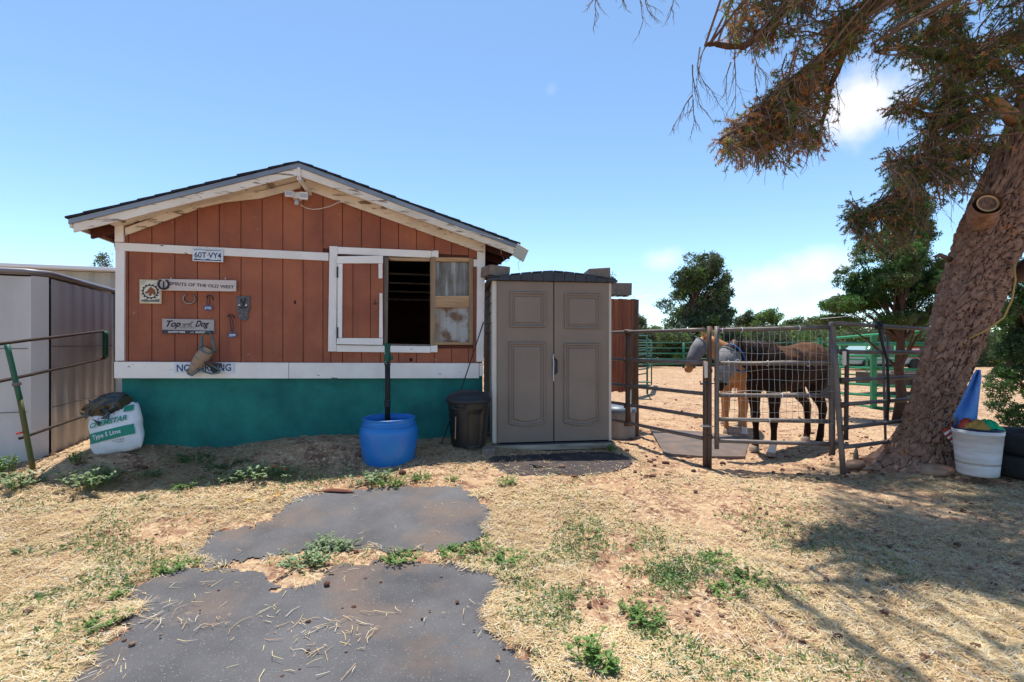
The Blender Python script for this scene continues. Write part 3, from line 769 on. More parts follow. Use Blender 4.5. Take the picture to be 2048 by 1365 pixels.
# hanging tags
for (hu, hv, tu, tv, s, lab) in ((421, 594, 418, 617, '3795', 'blue oval number tag on a short black cord below the long sign'), (463, 632, 466, 671, '2099', 'blue oval number tag on a long black cord near the iron plate')):
    t, b = wallthing('number_tag', lab, 'tag', tu, tv, 'blue number tags hung on black cords')
    h0 = rel(b, [(hu, hv)])[0]
    k = MB(); k.tube([(h0[0] - .035, -.01, h0[1] - .01), (h0[0] - .01, -.04, h0[1] + .012), (h0[0] + .02, -.04, h0[1] + .008), (h0[0] + .035, -.02, h0[1] - .03)], .006, 6); k.build('hook', iron, t)
    k = MB(); k.tube([(h0[0] - .008, -.045, h0[1]), (-.012, -.03, h0[1] * .5), (-.004, -.03, .026)], .004, 5); k.tube([(h0[0] + .008, -.045, h0[1]), (.012, -.03, h0[1] * .5), (.004, -.03, .026)], .004, 5); k.build('cord', ink, t)
    MB().prism([(.044 * math.cos(q), .026 * math.sin(q)) for q in np.linspace(0, 2 * math.pi, 20, endpoint=False)] , -.034, -.028).build('tag', tag_m, t)
    MB().prism([(-.012, .02), (.012, .02), (.006, .038), (-.006, .038)], -.0335, -.0285).build('tag_neck', tag_m, t)
    text(s, inkw, t, .062, .024, 0, 0, -.0345, bold=.02, shear=.2)
# iron mask plate
t, b = wallthing('iron_plate', 'dark metal plate with two pale round knobs right of the number tags', 'metal plate', 487, 617)
pl = rel(b, [(474, 593), (500, 593), (500, 620), (496, 624), (496, 632), (498, 636), (491, 642), (483, 641), (477, 635), (478, 628), (474, 622)])
MB().prism(pl[::-1], -.012, 0).build('plate', M('mottled_iron', (.06, .06, .07), .5, (.15, .14, .15), 40, metal=.4), t, bevel=.002)
for u in (479, 493):
    c_ = rel(b, [(u, 611)])[0]; k = MB(); k.lathe([(.0, .0), (.010, .0), (.010, .006), (.0, .008)], n=12); k.v = [(c_[0] + x, -.012 - z, c_[1] + y) for x, y, z in k.v]; k.build('knob', cream, t)
for u, v, uu, vv in ((482, 598, 483, 606), (491, 597, 489, 606), (487, 604, 487, 613)):
    a_, c_ = rel(b, [(u, v), (uu, vv)]); k = MB(); k.tube([(a_[0], -.018, a_[1]), (c_[0], -.018, c_[1])], .008, 6); k.build('bolt', iron, t)
k = MB(); a_ = rel(b, [(487, 611)])[0]; k.tube([(a_[0] + .045 * math.sin(q), -.014, a_[1] - .03 * math.cos(q)) for q in np.linspace(-1.4, 1.4, 9)], .006, 5); k.build('ring', iron, t)
# Top Dog sign
t, b = wallthing('wooden_sign', 'grey and charcoal Top Dog sign with a running dog above the hanging mask', 'sign', 377, 653)
MB().prism(rel(b, [(326, 668), (429, 669), (429, 640), (326, 638)]), -.024, -.002).build('board', sign_g, t, bevel=.002)
MB().prism(rel(b, [(326, 668), (429, 669), (429, 662), (326, 660)]), -.0255, -.0245).build('lower_band', sign_d, t)
q0 = rel(b, [(349, 650)])[0]; text('Top', ink, t, .13, .085, *q0[:1], q0[1], -.0262, shear=.45, bold=.03)
q0 = rel(b, [(406, 650)])[0]; text('Dog', ink, t, .13, .085, *q0[:1], q0[1], -.0262, shear=.45, bold=.03)
q0 = rel(b, [(355, 664.5)])[0]; text('OUTFITTERS', inkw, t, .15, .018, q0[0], q0[1], -.0262, bold=.03)
q0 = rel(b, [(386, 665)])[0]; text('and', inkw, t, .03, .010, q0[0], q0[1], -.0262, shear=.3, bold=.02)
q0 = rel(b, [(402, 665)])[0]; text('GUIDES', inkw, t, .09, .018, q0[0], q0[1], -.0262, bold=.03)
q0 = rel(b, [(377, 650)])[0]
MB().prism([(q0[0] + x * .046, q0[1] + z * .046) for x, z in [(-1.2, .3), (-.7, .25), (.2, .3), (.6, .5), (.8, .75), (1.15, .6), (.95, .4), (.75, .2), (.6, -.1), (.9, -.5), (.75, -.55), (.4, -.15), (.1, -.55), (0, -.5), (.15, -.1), (-.4, -.05), (-.5, -.5), (-.75, -.5), (-.65, 0), (-.95, -.45), (-1.1, -.4), (-.85, .1)]][::-1], -.027, -.0248).build('dog_print', M('dog_grey', (.17, .15, .14)), t)
k = MB(); k.prism([(q0[0] - .075, q0[1] - .035), (q0[0] + .07, q0[1] - .035), (q0[0] + .07, q0[1] - .032), (q0[0] - .075, q0[1] - .032)], -.027, -.0248); k.build('ground_line', ink, t)
# no parking sign
t, b = wallthing('no_parking_sign', 'white metal NO PARKING sign on the lower white board, half hidden by a mask', 'sign', 409, 736)
MB().prism(rel(b, [(348, 746), (469, 747), (469, 725.5), (348.5, 724.5)], .055), -.044, -.038).build('plate', plate_m, t, bevel=.001)
q0 = rel(b, [(408.5, 736)], .06)[0]
text('NO PARKING', inkb, t, sz(354, 463, 0, 0)[0] * .99, .075, q0[0], q0[1], -.0445, bold=.02)
# hanging fly mask
t, b = wallthing('fly_mask', 'tan mesh horse fly mask with grey teal edging hanging on the wall', 'fly mask', 407, 700)
def R3(u, v, y): a_, z_ = rel(b, [(u, v)], .1)[0]; return (a_, y, z_)
ringsm = []
for (uc, vc, hw, dp) in ((417, 697, 13, .035), (411, 705, 15.5, .06), (402, 718, 16, .075), (394, 730, 14, .07), (386, 741, 10, .05), (381, 747, 6, .03)):
    rr = []
    for j in range(14):
        q = 2 * math.pi * j / 14; du = hw * math.cos(q)
        cx, yy, cz = R3(uc + du * .82, vc + du * .45, -.075 - dp * math.sin(q)); rr.append((cx, yy, cz))
    ringsm.append(rr)
m = MB(); m.loft(ringsm, cap=False); o = m.build('mesh_body', meshtan, t, smooth=True)
gr = MB()
for rr in ringsm[1:-1]: gr.tube([Vector(p) + Vector((0, -.002, 0)) for p in rr[3:-3] if True], .002, 4)
for j in range(7, 14, 2): gr.tube([Vector(rr[j]) + Vector((0, -.002, 0)) for rr in ringsm], .002, 4)
gr.build('seam', tealfab, t)
e = MB(); e.tube([R3(405, 690, -.09), R3(404, 672, -.07), R3(410, 664, -.06), R3(417, 664, -.06), R3(423, 672, -.07), R3(428, 692, -.09), R3(430, 702, -.09), R3(420, 708, -.12), R3(408, 702, -.13), R3(402, 695, -.11), R3(405, 690, -.09)], .013, 6, flat=.5)
e.tube([R3(403, 675, -.08), R3(404, 690, -.1), R3(401, 697, -.11)], .012, 6); e.tube([R3(423, 675, -.08), R3(428, 690, -.1), R3(431, 702, -.11)], .012, 6)
e.tube([R3(376, 738, -.09), R3(377, 748, -.09), R3(384, 751, -.09), R3(392, 746, -.11), R3(400, 739, -.14)], .012, 6)
e.tube([R3(398, 737, -.12), R3(410, 744, -.10), R3(424, 748, -.09), R3(438, 746, -.09), R3(441, 741, -.09), R3(428, 733, -.09), R3(414, 726, -.10)], .010, 6)
e.build('edging', tealfab, t, smooth=True)
e = MB(); e.add([R3(414, 727, -.085), R3(426, 748, -.085), R3(440, 742, -.085), R3(432, 730, -.085)], [(0, 1, 2, 3)]); e.build('fleece_flap', ink, t)
e = MB(); e.tube([R3(412, 726, -.12), R3(428, 727, -.12), R3(443, 729, -.10), R3(444, 734, -.10)], .014, 6); e.build('strap', M('brown_strap', (.07, .05, .045)), t)
# motion light
t, b = wallthing('flood_light', 'white twin head motion light under the barn roof peak', 'lamp', 594, 398)
for u0, u1, v0, v1, tw in ((571, 589, 383.5, 396.5, .25), (600, 617, 386, 402, -.2)):
    pl = rel(b, [(u0, v1 - 1), (u1, v1), (u1, v0 + 1), (u0, v0)], .1)
    MB().prism(pl, -.13, -.095).build('lamp_head', lampw, t, bevel=.006)
    c0 = ((pl[0][0] + pl[2][0]) / 2, (pl[0][1] + pl[2][1]) / 2)
    MB().box(c0[0] - .035, c0[0] + .035, -.1315, -.1295, c0[1] - .022, c0[1] + .022).build('lens', lampg, t)
k = MB(); k.prism(rel(b, [(586, 398), (603, 399), (602, 386), (588, 386)], .08), -.09, -.0); k.build('base', lampw, t, bevel=.005)
k = MB(); c0 = rel(b, [(594, 405)], .1)[0]; k.lathe([(0, -.035), (.022, -.033), (.026, -.015), (.026, .02), (0, .022)], (c0[0], -.09, c0[1]), 16); k.build('sensor', lampg, t, smooth=True)
# cable from light along the fascia
t, b = wallthing('cable', 'thin white cable drooping from the motion light along the right rake', 'cable', 650, 415)
k = MB(); pp = [(602, 411, .10), (612, 417, .06), (625, 420, .03), (640, 419, .03), (660, 414, .03), (680, 405, .10), (700, 396, .2), (710, 388, .31), (724, 384, .31)]
k.tube([(W(u, v, o_)[0] - b[0], -o_, W(u, v, o_)[1] - b[1]) for u, v, o_ in pp], .004, 5)
pp2 = [(724, 384), (740, 397), (780, 416), (840, 432), (900, 452), (950, 466), (1005, 480)]
k.tube([(W(u, v, .31)[0] - b[0], -.31, W(u, v, .31)[1] - b[1]) for u, v in pp2], .0025, 5)
k.build('wire', cablew, t)
# black cable from corner to ground
pa, pb = toworld(W(967, 645, .06)[0], -.06, W(967, 645, .06)[1]), P(884, 868, 5.32)
pb.z = g(pb.x, pb.y) + .02
o = MB(); o.tube([pa, pa.lerp(pb, .5) + Vector((0, -.05, -.04)), pb, pb + Vector((-.02, -.05, .0))], .007, 6)
o = o.build('cable', blackr, rel=pb); o.location = pb; props(o, 'black cable slanting from the barn corner down behind the black bin', 'cable')
# panel at the right eave
pc = P(1041, 506, 5.25)
t = thing('solar_panel', 'small square pale panel on an arm at the right eave tip', 'solar panel', pc, R(-20))
m = MB(); m.box(-.075, .075, -.012, .008, -.075, .075); o = m.build('panel', solar, t, bevel=.004); o.rotation_euler = (R(18), R(33), 0)
m = MB(); m.tube([(0, .01, 0), (-.05, .05, .04), (-.10, .06, .05)], .008, 6); m.build('arm', iron, t)
k = MB(); k.tube([(0, 0, -.06), (-.03, 0, -.12), (-.02, .02, -.2)], .002, 4); k.build('wire', ink, t)
# dangling wire at right eave
o = MB(); p0 = toworld(*(lambda q: (q[0], -.1, q[1]))(W(1001, 492, .1))); o.tube([p0, p0 + Vector((.01, .1, -.1)), p0 + Vector((.06, .25, -.15)), p0 + Vector((.1, .3, -.12))], .003, 5)
o = o.build('cable', cablew, rel=p0); o.location = p0; props(o, 'short white wire dangling under the right eave rafters', 'cable')

# ------------------------------------------------------------------ blue barrel, hydrant, bin
bf_ = gp(778, 937); bc = Vector(((778 - 1024) / F * (bf_.y + .25), bf_.y + .25, bf_.z - .015))
t = thing('barrel', 'blue plastic half barrel standing in front of the teal wall', 'barrel', bc)
prof = [(.0, .0), (.235, .0), (.248, .02), (.268, .14), (.287, .27), (.288, .33), (.283, .365), (.262, .395), (.256, .40), (.270, .407), (.270, .413), (.254, .420), (.257, .455), (.263, .462), (.258, .470), (.248, .468), (.246, .40), (.27, .33), (.24, .06), (.0, .05)]
m = MB(); m.lathe(prof, n=56); m.build('body', bluep, t, smooth=True)
m = MB(); m.lathe([(.0, .25), (.262, .25)], n=40); m.build('water', M('dark_water', (.01, .03, .12), .05, spec=.6), t)
hp = Vector(((775 - 1024) / F * 4.98, 4.98, 0)); print('barrel', bc)
t = thing('water_hydrant', 'green topped black yard hydrant pipe rising out of the blue barrel', 'hydrant', (hp.x, hp.y, .12))
zt_, zb = EYE - (690 - HZ) / F * 4.98 - .12, .0
zz = lambda v: EYE - (v - HZ) / F * 4.98 - .12
m = MB(); m.tube([(0, 0, zb), (.002, 0, zz(770)), (0, 0, zz(722))], .027, 14); m.build('pipe', blackpipe, t, smooth=True)
for v0, v1 in ((724, 732), (800, 815)):
    m = MB(); m.lathe([(.028, zz(v1)), (.034, zz(v1) + .01), (.032, (zz(v0) + zz(v1)) / 2), (.035, zz(v0) - .01), (.028, zz(v0))], n=14); m.build('tape_band', foil, t)
m = MB(); m.lathe([(.026, zz(726)), (.036, zz(722)), (.036, zz(712)), (.030, zz(706)), (.030, zz(694)), (.034, zz(692)), (.034, zz(687.5)), (.0, zz(687))], n=14); m.build('head', green_pt, t, smooth=True)
m = MB(); m.tube([(.02, -.01, zz(712)), (.05, -.03, zz(713)), (.055, -.035, zz(720))], .014, 10); m.build('spout', green_pt, t)
m = MB(); m.box(-.012, .02, -.045, -.03, zz(712), zz(694)); m.build('lever', green_pt, t, bevel=.004)

cc = Vector(((937 - 1024) / F * 5.3, 5.3, .22))
t = thing('trash_can', 'black plastic trash can with domed lid between teal wall and taupe shed', 'trash can', cc)
m = MB(); n = 48; prof = [(.185, .0), (.19, .01), (.205, .2), (.222, .40), (.228, .44), (.232, .47), (.232, .5)]
rings = []
for r_, z in [(.188, .0), (.192, .02), (.200, .1), (.208, .2), (.216, .3), (.221, .36), (.225, .42), (.229, .50)]:
    ring = []
    for j in range(n):
        q = 2 * math.pi * j / n
        # recessed bays like the can in the photo
        ph = (q + .35) % (math.pi / 2.0) / (math.pi / 2.0); ins = .016 if (.25 < ph < .75 and .01 < z < .40) else 0
        ring.append(((r_ - ins) * math.cos(q), (r_ - ins) * math.sin(q), z))
    rings.append(ring)
m.loft(rings); m.build('body', blackp, t, smooth=False, bevel=.004)
m = MB(); m.lathe([(.229, .475), (.252, .48), (.256, .50), (.250, .525), (.235, .53), (.232, .545), (.20, .575), (.13, .60), (.05, .608), (0, .61)], n=48); m.build('lid', M('lid_plastic', (.022, .024, .03), .5, (.035, .035, .04), 5), t, smooth=True)
for q in (-1.9, 1.2):
    m = MB(); cx_, cy_ = .24 * math.cos(q), .24 * math.sin(q); tx, ty = -math.sin(q), math.cos(q)
    m.tube([(cx_ - tx * .06, cy_ - ty * .06, .46), (cx_ * 1.06 - tx * .06, cy_ * 1.06 - ty * .06, .43), (cx_ * 1.06 + tx * .06, cy_ * 1.06 + ty * .06, .43), (cx_ + tx * .06, cy_ + ty * .06, .46)], .010, 6); m.build('handle', blackp, t)
m = MB(); m.tube([(-.12, -.195, .34), (-.125, -.19, .1)], .006, 6); m.build('stick', raw, t)

# ------------------------------------------------------------------ taupe shed
SO = Vector((-.224, 5.46, .195)); SA = math.atan2(.19, 1.402); SW, SD, SH = 1.415, 1.40, 1.885
shed = thing('storage_shed', 'tall taupe resin shed with two panelled doors and dark roof', 'shed', SO, SA)
cS, sS = math.cos(SA), math.sin(SA)
def S(u, v, off=0):
    rx, rz = (u - 1024) / F, -(v - HZ) / F
    k = (-sS * SO.x + cS * SO.y - off) / (-sS * rx + cS)
    return ((k * rx - SO.x) * cS + (k - SO.y) * sS, EYE + k * rz - SO.z)
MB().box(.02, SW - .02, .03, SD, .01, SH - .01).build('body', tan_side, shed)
k = 0; z = .03
while z < SH - .02:
    z1 = min(z + .115, SH - .01)
    for x0, x1 in ((-.0, .019), (SW - .019, SW)):
        m = MB(); xo = -.002 if x0 <= 0 else SW + .002
        xi = .019 if x0 <= 0 else SW - .019
        m.add([(xo, .09, z), (xo + (.008 if x0 <= 0 else -.008), .09, z1 - .004), (xi, .09, z1 - .004), (xi, .09, z), (xo, SD - .02, z), (xo + (.008 if x0 <= 0 else -.008), SD - .02, z1 - .004), (xi, SD - .02, z1 - .004), (xi, SD - .02, z)],
              [(0, 1, 2, 3), (7, 6, 5, 4), (0, 4, 5, 1), (1, 5, 6, 2), (2, 6, 7, 3), (3, 7, 4, 0)])
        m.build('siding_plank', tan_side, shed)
    z = z1
for x0, x1 in ((-.004, .050), (SW - .030, SW + .004)):
    MB().box(x0, x1, -.004, .088, 0, SH - .012).build('corner_trim', cream, shed, bevel=.006)
for x0, x1 in ((S(994, 700)[0], S(1106, 700)[0]), (S(1108, 700)[0], SW - .032)):
    MB().box(x0, x1, -.02, .028, .012, SH - .014).build('door', tan, shed, bevel=.004)
doors = [c for c in bpy.data.objects if c.parent == shed and c.name.startswith('door')]
def moulding(u0, u1, v0, v1, arc, par):
    a0, z1 = S(u0, v0, .02); a1, z0 = S(u1, v1, .02)
    def loop(ins, y):
        x0, x1, b, tp = a0 + ins, a1 - ins, z0 + ins, z1 - ins
        pts = [(x0, tp), (x1, tp)]
        for i in range(9):
            f = i / 8; pts.append((x1 + (x0 - x1) * f, b + arc - arc * math.sin(math.pi * f) * 1.0 + 0))
        return [(x, y, z) for x, z in pts]
    m = MB(); m.loft([loop(0, -.0205), loop(.008, -.042), loop(.022, -.043), loop(.034, -.024), loop(.052, -.0215), loop(.064, -.034), loop(.074, -.035)], cap=False)
    L_ = loop(.074, -.035); m.add(L_, [tuple(range(len(L_)))])
    m.build('door_panel', tan, par, smooth=False)
moulding(1019, 1092, 583, 656, 0, doors[0]); moulding(1017, 1091, 684, 853, .035, doors[0])
moulding(1128, 1201, 587, 659, 0, doors[1]); moulding(1127, 1201, 687, 851, .035, doors[1])
a_, z_ = S(1110, 735, .04)
m = MB(); m.tube([(a_ + .0, -.022, z_ + .10), (a_ + .01, -.05, z_ + .08), (a_ + .012, -.052, z_ - .06), (a_, -.022, z_ - .08)], [.012, .02, .02, .012], 8, flat=.6); m.build('handle', M('navy_handle', (.02, .025, .04), .5), doors[1])
o = MB(); o.tube([(a_ - .012, -.03, z_ + .15), (a_ - .022, -.045, z_ + .12), (a_ - .016, -.05, z_ + .05), (a_ - .02, -.05, z_ - .03), (a_ - .016, -.045, z_ - .16)], .006, 5)
o.build('tie_rope', cablew, doors[1])
# roof, lapped tile relief
rm = MB(); nt = 12
def rz_(x): f = (x + .06) / (SW + .12); return SH + .005 + .085 * (1 - abs(2 * f - 1) ** 1.4)
for i in range(nt):
    x0 = -.06 + (SW + .12) * i / nt; x1 = -.06 + (SW + .12) * (i + 1) / nt - .004
    e = .008 * (1 if i % 2 else .3)
    rm.prism([(x0, SH - .012), (x1, SH - .012), (x1, rz_(x1) + e), (x0, rz_(x0) + e)], -.07, SD + .05)
rm.build('roof', dkroof, shed, bevel=.003)
rm = MB()
for j in range(7):
    y0 = -.066 + j * .16
    for i in range(nt):
        x0 = -.05 + (SW + .10) * i / nt + (.03 if j % 2 else 0); x1 = x0 + (SW + .1) / nt - .012
        if x1 > SW + .05: continue
        rm.add([(x0, y0, rz_(x0) + .010), (x1, y0, rz_(x1) + .010), (x1, y0 + .15, rz_(x1) + .009), (x0, y0 + .15, rz_(x0) + .009), (x0, y0, rz_(x0) + .022), (x1, y0, rz_(x1) + .022), (x1, y0 + .15, rz_(x1) + .012), (x0, y0 + .15, rz_(x0) + .012)],
               [(0, 3, 2, 1), (4, 5, 6, 7), (0, 1, 5, 4), (1, 2, 6, 5), (2, 3, 7, 6), (3, 0, 4, 7)])
rm.build('roof_tiles', dkroof, shed, kind='stuff')
MB().box(-.045, SW + .03, -.075, SD, -.075, -.012).build('base_timber', timber, shed, bevel=.005)
MB().box(-.02, SW + .01, -.05, SD + .01, -.0115, .0).build('floor_edge', dkroof, shed)
# pavers on the roof
for a, b_, z, lab, rot in ((.02, .22, rz_(.1) + .02, 'concrete block lying on the left end of the taupe shed roof', .35), (SW - .1, .25, rz_(SW - .1) + .02, 'concrete block lying on the right end of the taupe shed roof', -.1)):
    w = Vector((SO.x + a * cS - b_ * sS, SO.y + a * sS + b_ * cS, SO.z + z))
    o = MB().box(-.13, .13, -.2, .2, 0, .12).jit(.004).build('concrete_block', concrete, bevel=.006); o.location = w; o.rotation_euler = (0, .05 * (1 if a < .5 else -1), SA + rot)
    props(o, lab, 'concrete block', 'concrete blocks weighing down the roofs')
# foot blocks beside the shed
p = gp(977, 908); o = MB().box(-.07, .07, -.05, .1, -.02, .06).jit(.006).build('concrete_block', concrete, bevel=.006); o.location = p
props(o, 'small grey concrete block on the ground between black bin and shed', 'concrete block')

# ------------------------------------------------------------------ cedar screen, post, tank right of the shed
cp = P(1250, 800, 7.6); cp.z = g(cp.x, cp.y)
t = thing('plank_screen', 'narrow screen of red cedar boards standing right of the taupe shed', 'wooden screen', cp, R(12))
zc0 = EYE - (785 - HZ) / F * 7.6 - cp.z; zc1 = EYE + (HZ - 598) / F * 7.6 - cp.z
for i in range(7):
    x0 = -.34 + i * .075
    MB().box(x0, x0 + .071, -.015 + .004 * (i % 2), .015, zc0 + .01 * (i % 3), zc1 - .004 * (i % 3)).build('cedar_board', cedar, t, bevel=.002)
MB().box(-.36, .20, .016, .06, zc0 + .1, zc0 + .18).build('cross_rail', raw_h, t)
MB().box(-.36, .20, .016, .06, zc1 - .2, zc1 - .12).build('cross_rail', raw_h, t)
MB().box(-.34, -.28, .016, .08, 0, zc0 + .2).build('leg', raw, t); MB().box(.12, .18, .016, .08, 0, zc0 + .2).build('leg', raw, t)
mm = MB(); x = -.36
pts = []
for i in range(12):
    pts.append((-.36 + i * .055, -.05, zc1 + .02 + .012 * (i % 2)))
for i in range(11):
    a, b_ = pts[i], pts[i + 1]; mm.add([a, b_, (b_[0], .12, b_[2] + .02), (a[0], .12, a[2] + .02)], [(0, 1, 2, 3)])
mm.add([(.24, -.05, zc1 + .02), (.52, -.02, zc1 + .08), (.24, .1, zc1 + .05)], [(0, 1, 2)])
mm.build('metal_sheet', M('bent_metal', (.45, .32, .27), .5, metal=.3), t)
o = MB().box(-.19, .19, -.09, .09, 0, .19).jit(.004).build('concrete_block', concrete, bevel=.006); o.location = cp + Vector((-.10, .02, zc1 + .055)); o.rotation_euler = (0, 0, R(10))
props(o, 'tan concrete block sitting on top of the red cedar screen', 'concrete block', 'concrete blocks weighing down the roofs')
pp = P(1271, 850, 7.0); pp.z = g(pp.x, pp.y) - .03
m = MB(); m.tube([(0, 0, 0), (-.004, 0, .7), (.0, .0, 1.3), (.01, 0, EYE + (HZ - 600) / F * 7.0 - pp.z)], [.05, .048, .045, .04], 9); m.jit(.004)
o = m.build('wooden_post', M('old_post', (.10, .055, .035), .95, (.17, .09, .055), 8, stretch=(4, 4, .5), bump=.8, bscale=30), smooth=False); o.location = pp
props(o, 'dark weathered round wooden post at the right edge of the cedar screen', 'post')
tp = P(1236, 850, 6.9); tp.z = g(tp.x, tp.y)
t = thing('water_tank', 'ribbed grey water tank low behind the rails beside the shed', 'tank', tp, R(10))
m = MB(); n = 48; rr = []
for z in (.0, .02, .34, .36):
    rr.append([((.24 if z > .01 else .23) * (1 + .012 * (j % 2)) * math.cos(2 * math.pi * j / n), .24 * (1 + .012 * (j % 2)) * math.sin(2 * math.pi * j / n), z) for j in range(n)])
m.loft(rr); m.build('body', M('grey_tank', (.30, .28, .27), .5, (.22, .2, .19), 5), t)
m = MB(); m.lathe([(.24, .36), (.262, .365), (.262, .40), (.24, .44), (.0, .46)], n=40); m.build('lid', M('blue_grey_lid', (.13, .17, .22), .4), t, smooth=True)

# ------------------------------------------------------------------ pipe fence, gate
def rails(name, label, cat, prs, rr, mat, rl=None, group=None, extra=None):
    "prs: list of (u0,v0,d0,u1,v1,d1,partname)"
    p0 = P(prs[0][0], prs[0][1], prs[0][2]); base = Vector((p0.x, p0.y, g(p0.x, p0.y)))
    t = thing(name, label, cat, base, 0, group)
    for q in prs:
        a, b_ = P(*q[:3]), P(*q[3:6]); r_ = q[7] if len(q) > 7 else rr
        m = MB(); k = 6
        d_ = b_ - a; pts = [a + d_ * (i / k) + Vector((0, 0, rnd.uniform(-.002, .002))) for i in range(k + 1)]
        m.tube(pts, r_, 12); m.build(q[6], q[8] if len(q) > 8 else mat, t, smooth=True, rel=base)
    return t, base
dA, dB = 6.55, 5.22
L5 = [(665.5, 660), (718.5, 726), (768, 788), (805, 834), (839, 878)]
pr = [(1210, a + (a - b_) * .06, dA, 1409, b_, dB, 'rail') for a, b_ in L5]
zg = lambda u, d: HZ + (EYE - g((u - 1024) / F * d, d)) / d * F
tf, bf = rails('fence_panel', 'brown steel pipe fence panel between the shed and the gate post', 'fence panel', pr + [(1256, 663, 6.2, 1256, 846, 6.2, 'post', .036, steel_b), (1410.5, 722, 5.16, 1410.5, zg(1410, 5.16) + 3, 5.16, 'post', .026, steel_b)], .0215, steel)
for a, b_ in L5:
    m = MB(); c = P(1256, a + (b_ - a) * .24, 6.19); m.tube([c + Vector((-.05, 0, 0)), c + Vector((.05, 0, 0))], .032, 12); m.build('clamp', steel_b, tf, smooth=True, rel=bf)
m = MB(); m.tube([P(1262, 780, 6.15), P(1261, 800, 6.12), P(1262, 825, 6.15)], .008, 5); m.build('tie_rope', cablew, tf, rel=bf)
t, b0 = rails('gate_post', 'brown steel pipe post where the fence panel meets the mesh gate', 'post', [(1418.5, 653, 5.15, 1418.5, zg(1418, 5.15) + 3, 5.15, 'pipe')], .026, steel_b)
for v in (742, 874):
    m = MB(); c = P(1418, v, 5.15); m.tube([c + Vector((0, 0, .02)), c - Vector((0, 0, .02))], .036, 12); m.build('clamp', steel_b, t, smooth=True, rel=b0)
m = MB(); c = P(1409, 768, 5.1); m.tube([c + Vector((-.05, -.01, .03)), c + Vector((-.055, -.03, -.005)), c + Vector((0, -.045, .0)), c + Vector((.09, -.03, .005)), c + Vector((.09, .03, .0)), c + Vector((-.03, .03, .0))], .006, 6); m.build('chain_loop', iron, t, rel=b0)
m = MB(); c = P(1409, 852, 5.1); m.tube([c + Vector((-.06, -.03, .0)), c + Vector((.09, -.03, -.005)), c + Vector((.09, .03, .0)), c + Vector((-.03, .03, .0)), c + Vector((-.06, -.03, 0))], .005, 6); m.build('wire_tie', wire_m, t, rel=b0)
m = MB(); c = P(1410, 740, 5.09)
m.box(c.x - .018, c.x + .018, c.y - .03, c.y - .022, c.z - .085, c.z + .085); m.build('latch_plate', cream, t, bevel=.003, rel=b0)
dC, dD = 5.15, 4.89
G5 = [(661, 655), (727, 727), (791, 792), (839, 843), (882, 888.5)]
pr = [(1434, a, dC, 1664, b_, dD, 'rail') for a, b_ in G5] + [(1433.5, 653, dC, 1433.5, 898, dC, 'stile', .025), (1664, 644, dD, 1664, 910, dD, 'stile', .029)]
gt, bg_ = rails('mesh_gate', 'steel pipe gate covered with square wire mesh in front of the horses', 'gate', pr, .0225, steel)
wm = MB(); rq = random.Random(5)
def gate_pt(s, v):  # s 0..1 along the gate
    d = dC + (dD - dC) * s; u = 1434 + (1664 - 1434) * s
    # perspective-correct along the gate
    a, b_ = P(1434, v, dC), P(1664, v, dD); p = a.lerp(b_, s); return p
a0, a1 = P(1434, 700, dC), P(1664, 700, dD)
for i in range(1, 20):
    s = i / 20; p0 = a0.lerp(a1, s); zt0 = P(1434, 663, dC).z; zb0 = P(1434, 838, dC).z
    pts = [Vector((p0.x + rq.uniform(-.008, .008), p0.y - .03, zt0 + (zb0 - zt0) * k / 8)) for k in range(9)]
    wm.tube(pts, .0019, 4)
zt0, zb0 = P(1434, 663, dC).z, P(1434, 838, dC).z
for j, v in enumerate((686, 705, 724, 743, 762, 783, 802, 820, 837)):
    z = P(1434, v, dC).z; off = rq.uniform(-.02, .02)
    pts = [a0.lerp(a1, k / 14) + Vector((0, -.032, 0)) for k in range(15)]
    pts = [Vector((p.x, p.y, z + off * (k / 14) + .012 * math.sin(k * .7 + j) + (.03 * k / 14 if j in (3, 4) else 0))) for k, p in enumerate(pts)]
    wm.tube(pts, .0021, 4)
wm.build('wire_mesh', wire_m, gt, kind='stuff', rel=bg_)
for s, v in ((.04, 662), (.22, 660), (.72, 657), (.1, 727), (.45, 727), (.8, 728), (.25, 791), (.57, 792), (.8, 793), (.46, 842)):
    p = a0.lerp(a1, s); p.z = P(1434 + 230 * s, v, dC + (dD - dC) * s).z
    m = MB(); m.tube([p + Vector((.002, .027 * math.sin(q), .027 * math.cos(q))) for q in np.linspace(0, 6.28, 11)], .0035, 5); m.build('zip_tie', whitem, gt, rel=bg_)
m = MB(); m.add([P(1637, 789, 4.87), P(1658, 770, 4.87), P(1659, 800, 4.87)], [(0, 1, 2)]); m.tube([P(1650, 785, 4.85), P(1668, 800, 4.8), P(1686, 812, 4.75)], .005, 5); m.tube([P(1653, 770, 4.85), P(1668, 778, 4.8), P(1684, 802, 4.75)], .004, 5)
m.build('latch_bracket', steel, gt, rel=bg_)
dE, dF_ = 4.72, 5.35
N6 = [(647, 660), (704, 706), (761, 753), (810, 795), (856, 836), (895, 872)]
pr = [(1672 + i * 3, a, dE, 1868, b_, dF_, 'rail') for i, (a, b_) in enumerate(N6)] + [(1668, 690, dE, 1686.5, 949, dE, 'post', .026, steel), (1666, 645, dE + .06, 1668, 700, dE + .06, 'post', .024), (1694, 700, dE + .06, 1692, 880, dE + .06, 'post', .02, steel_b), (1862, 655, dF_, 1862, 885, dF_, 'post', .022), (1765, 655, 5.02, 1771, 882, 5.02, 'upright', .012)]
rp, b1 = rails('fence_panel', 'steel pipe fence panel with a hanging strap running behind the pine trunk', 'fence panel', pr, .021, steel)
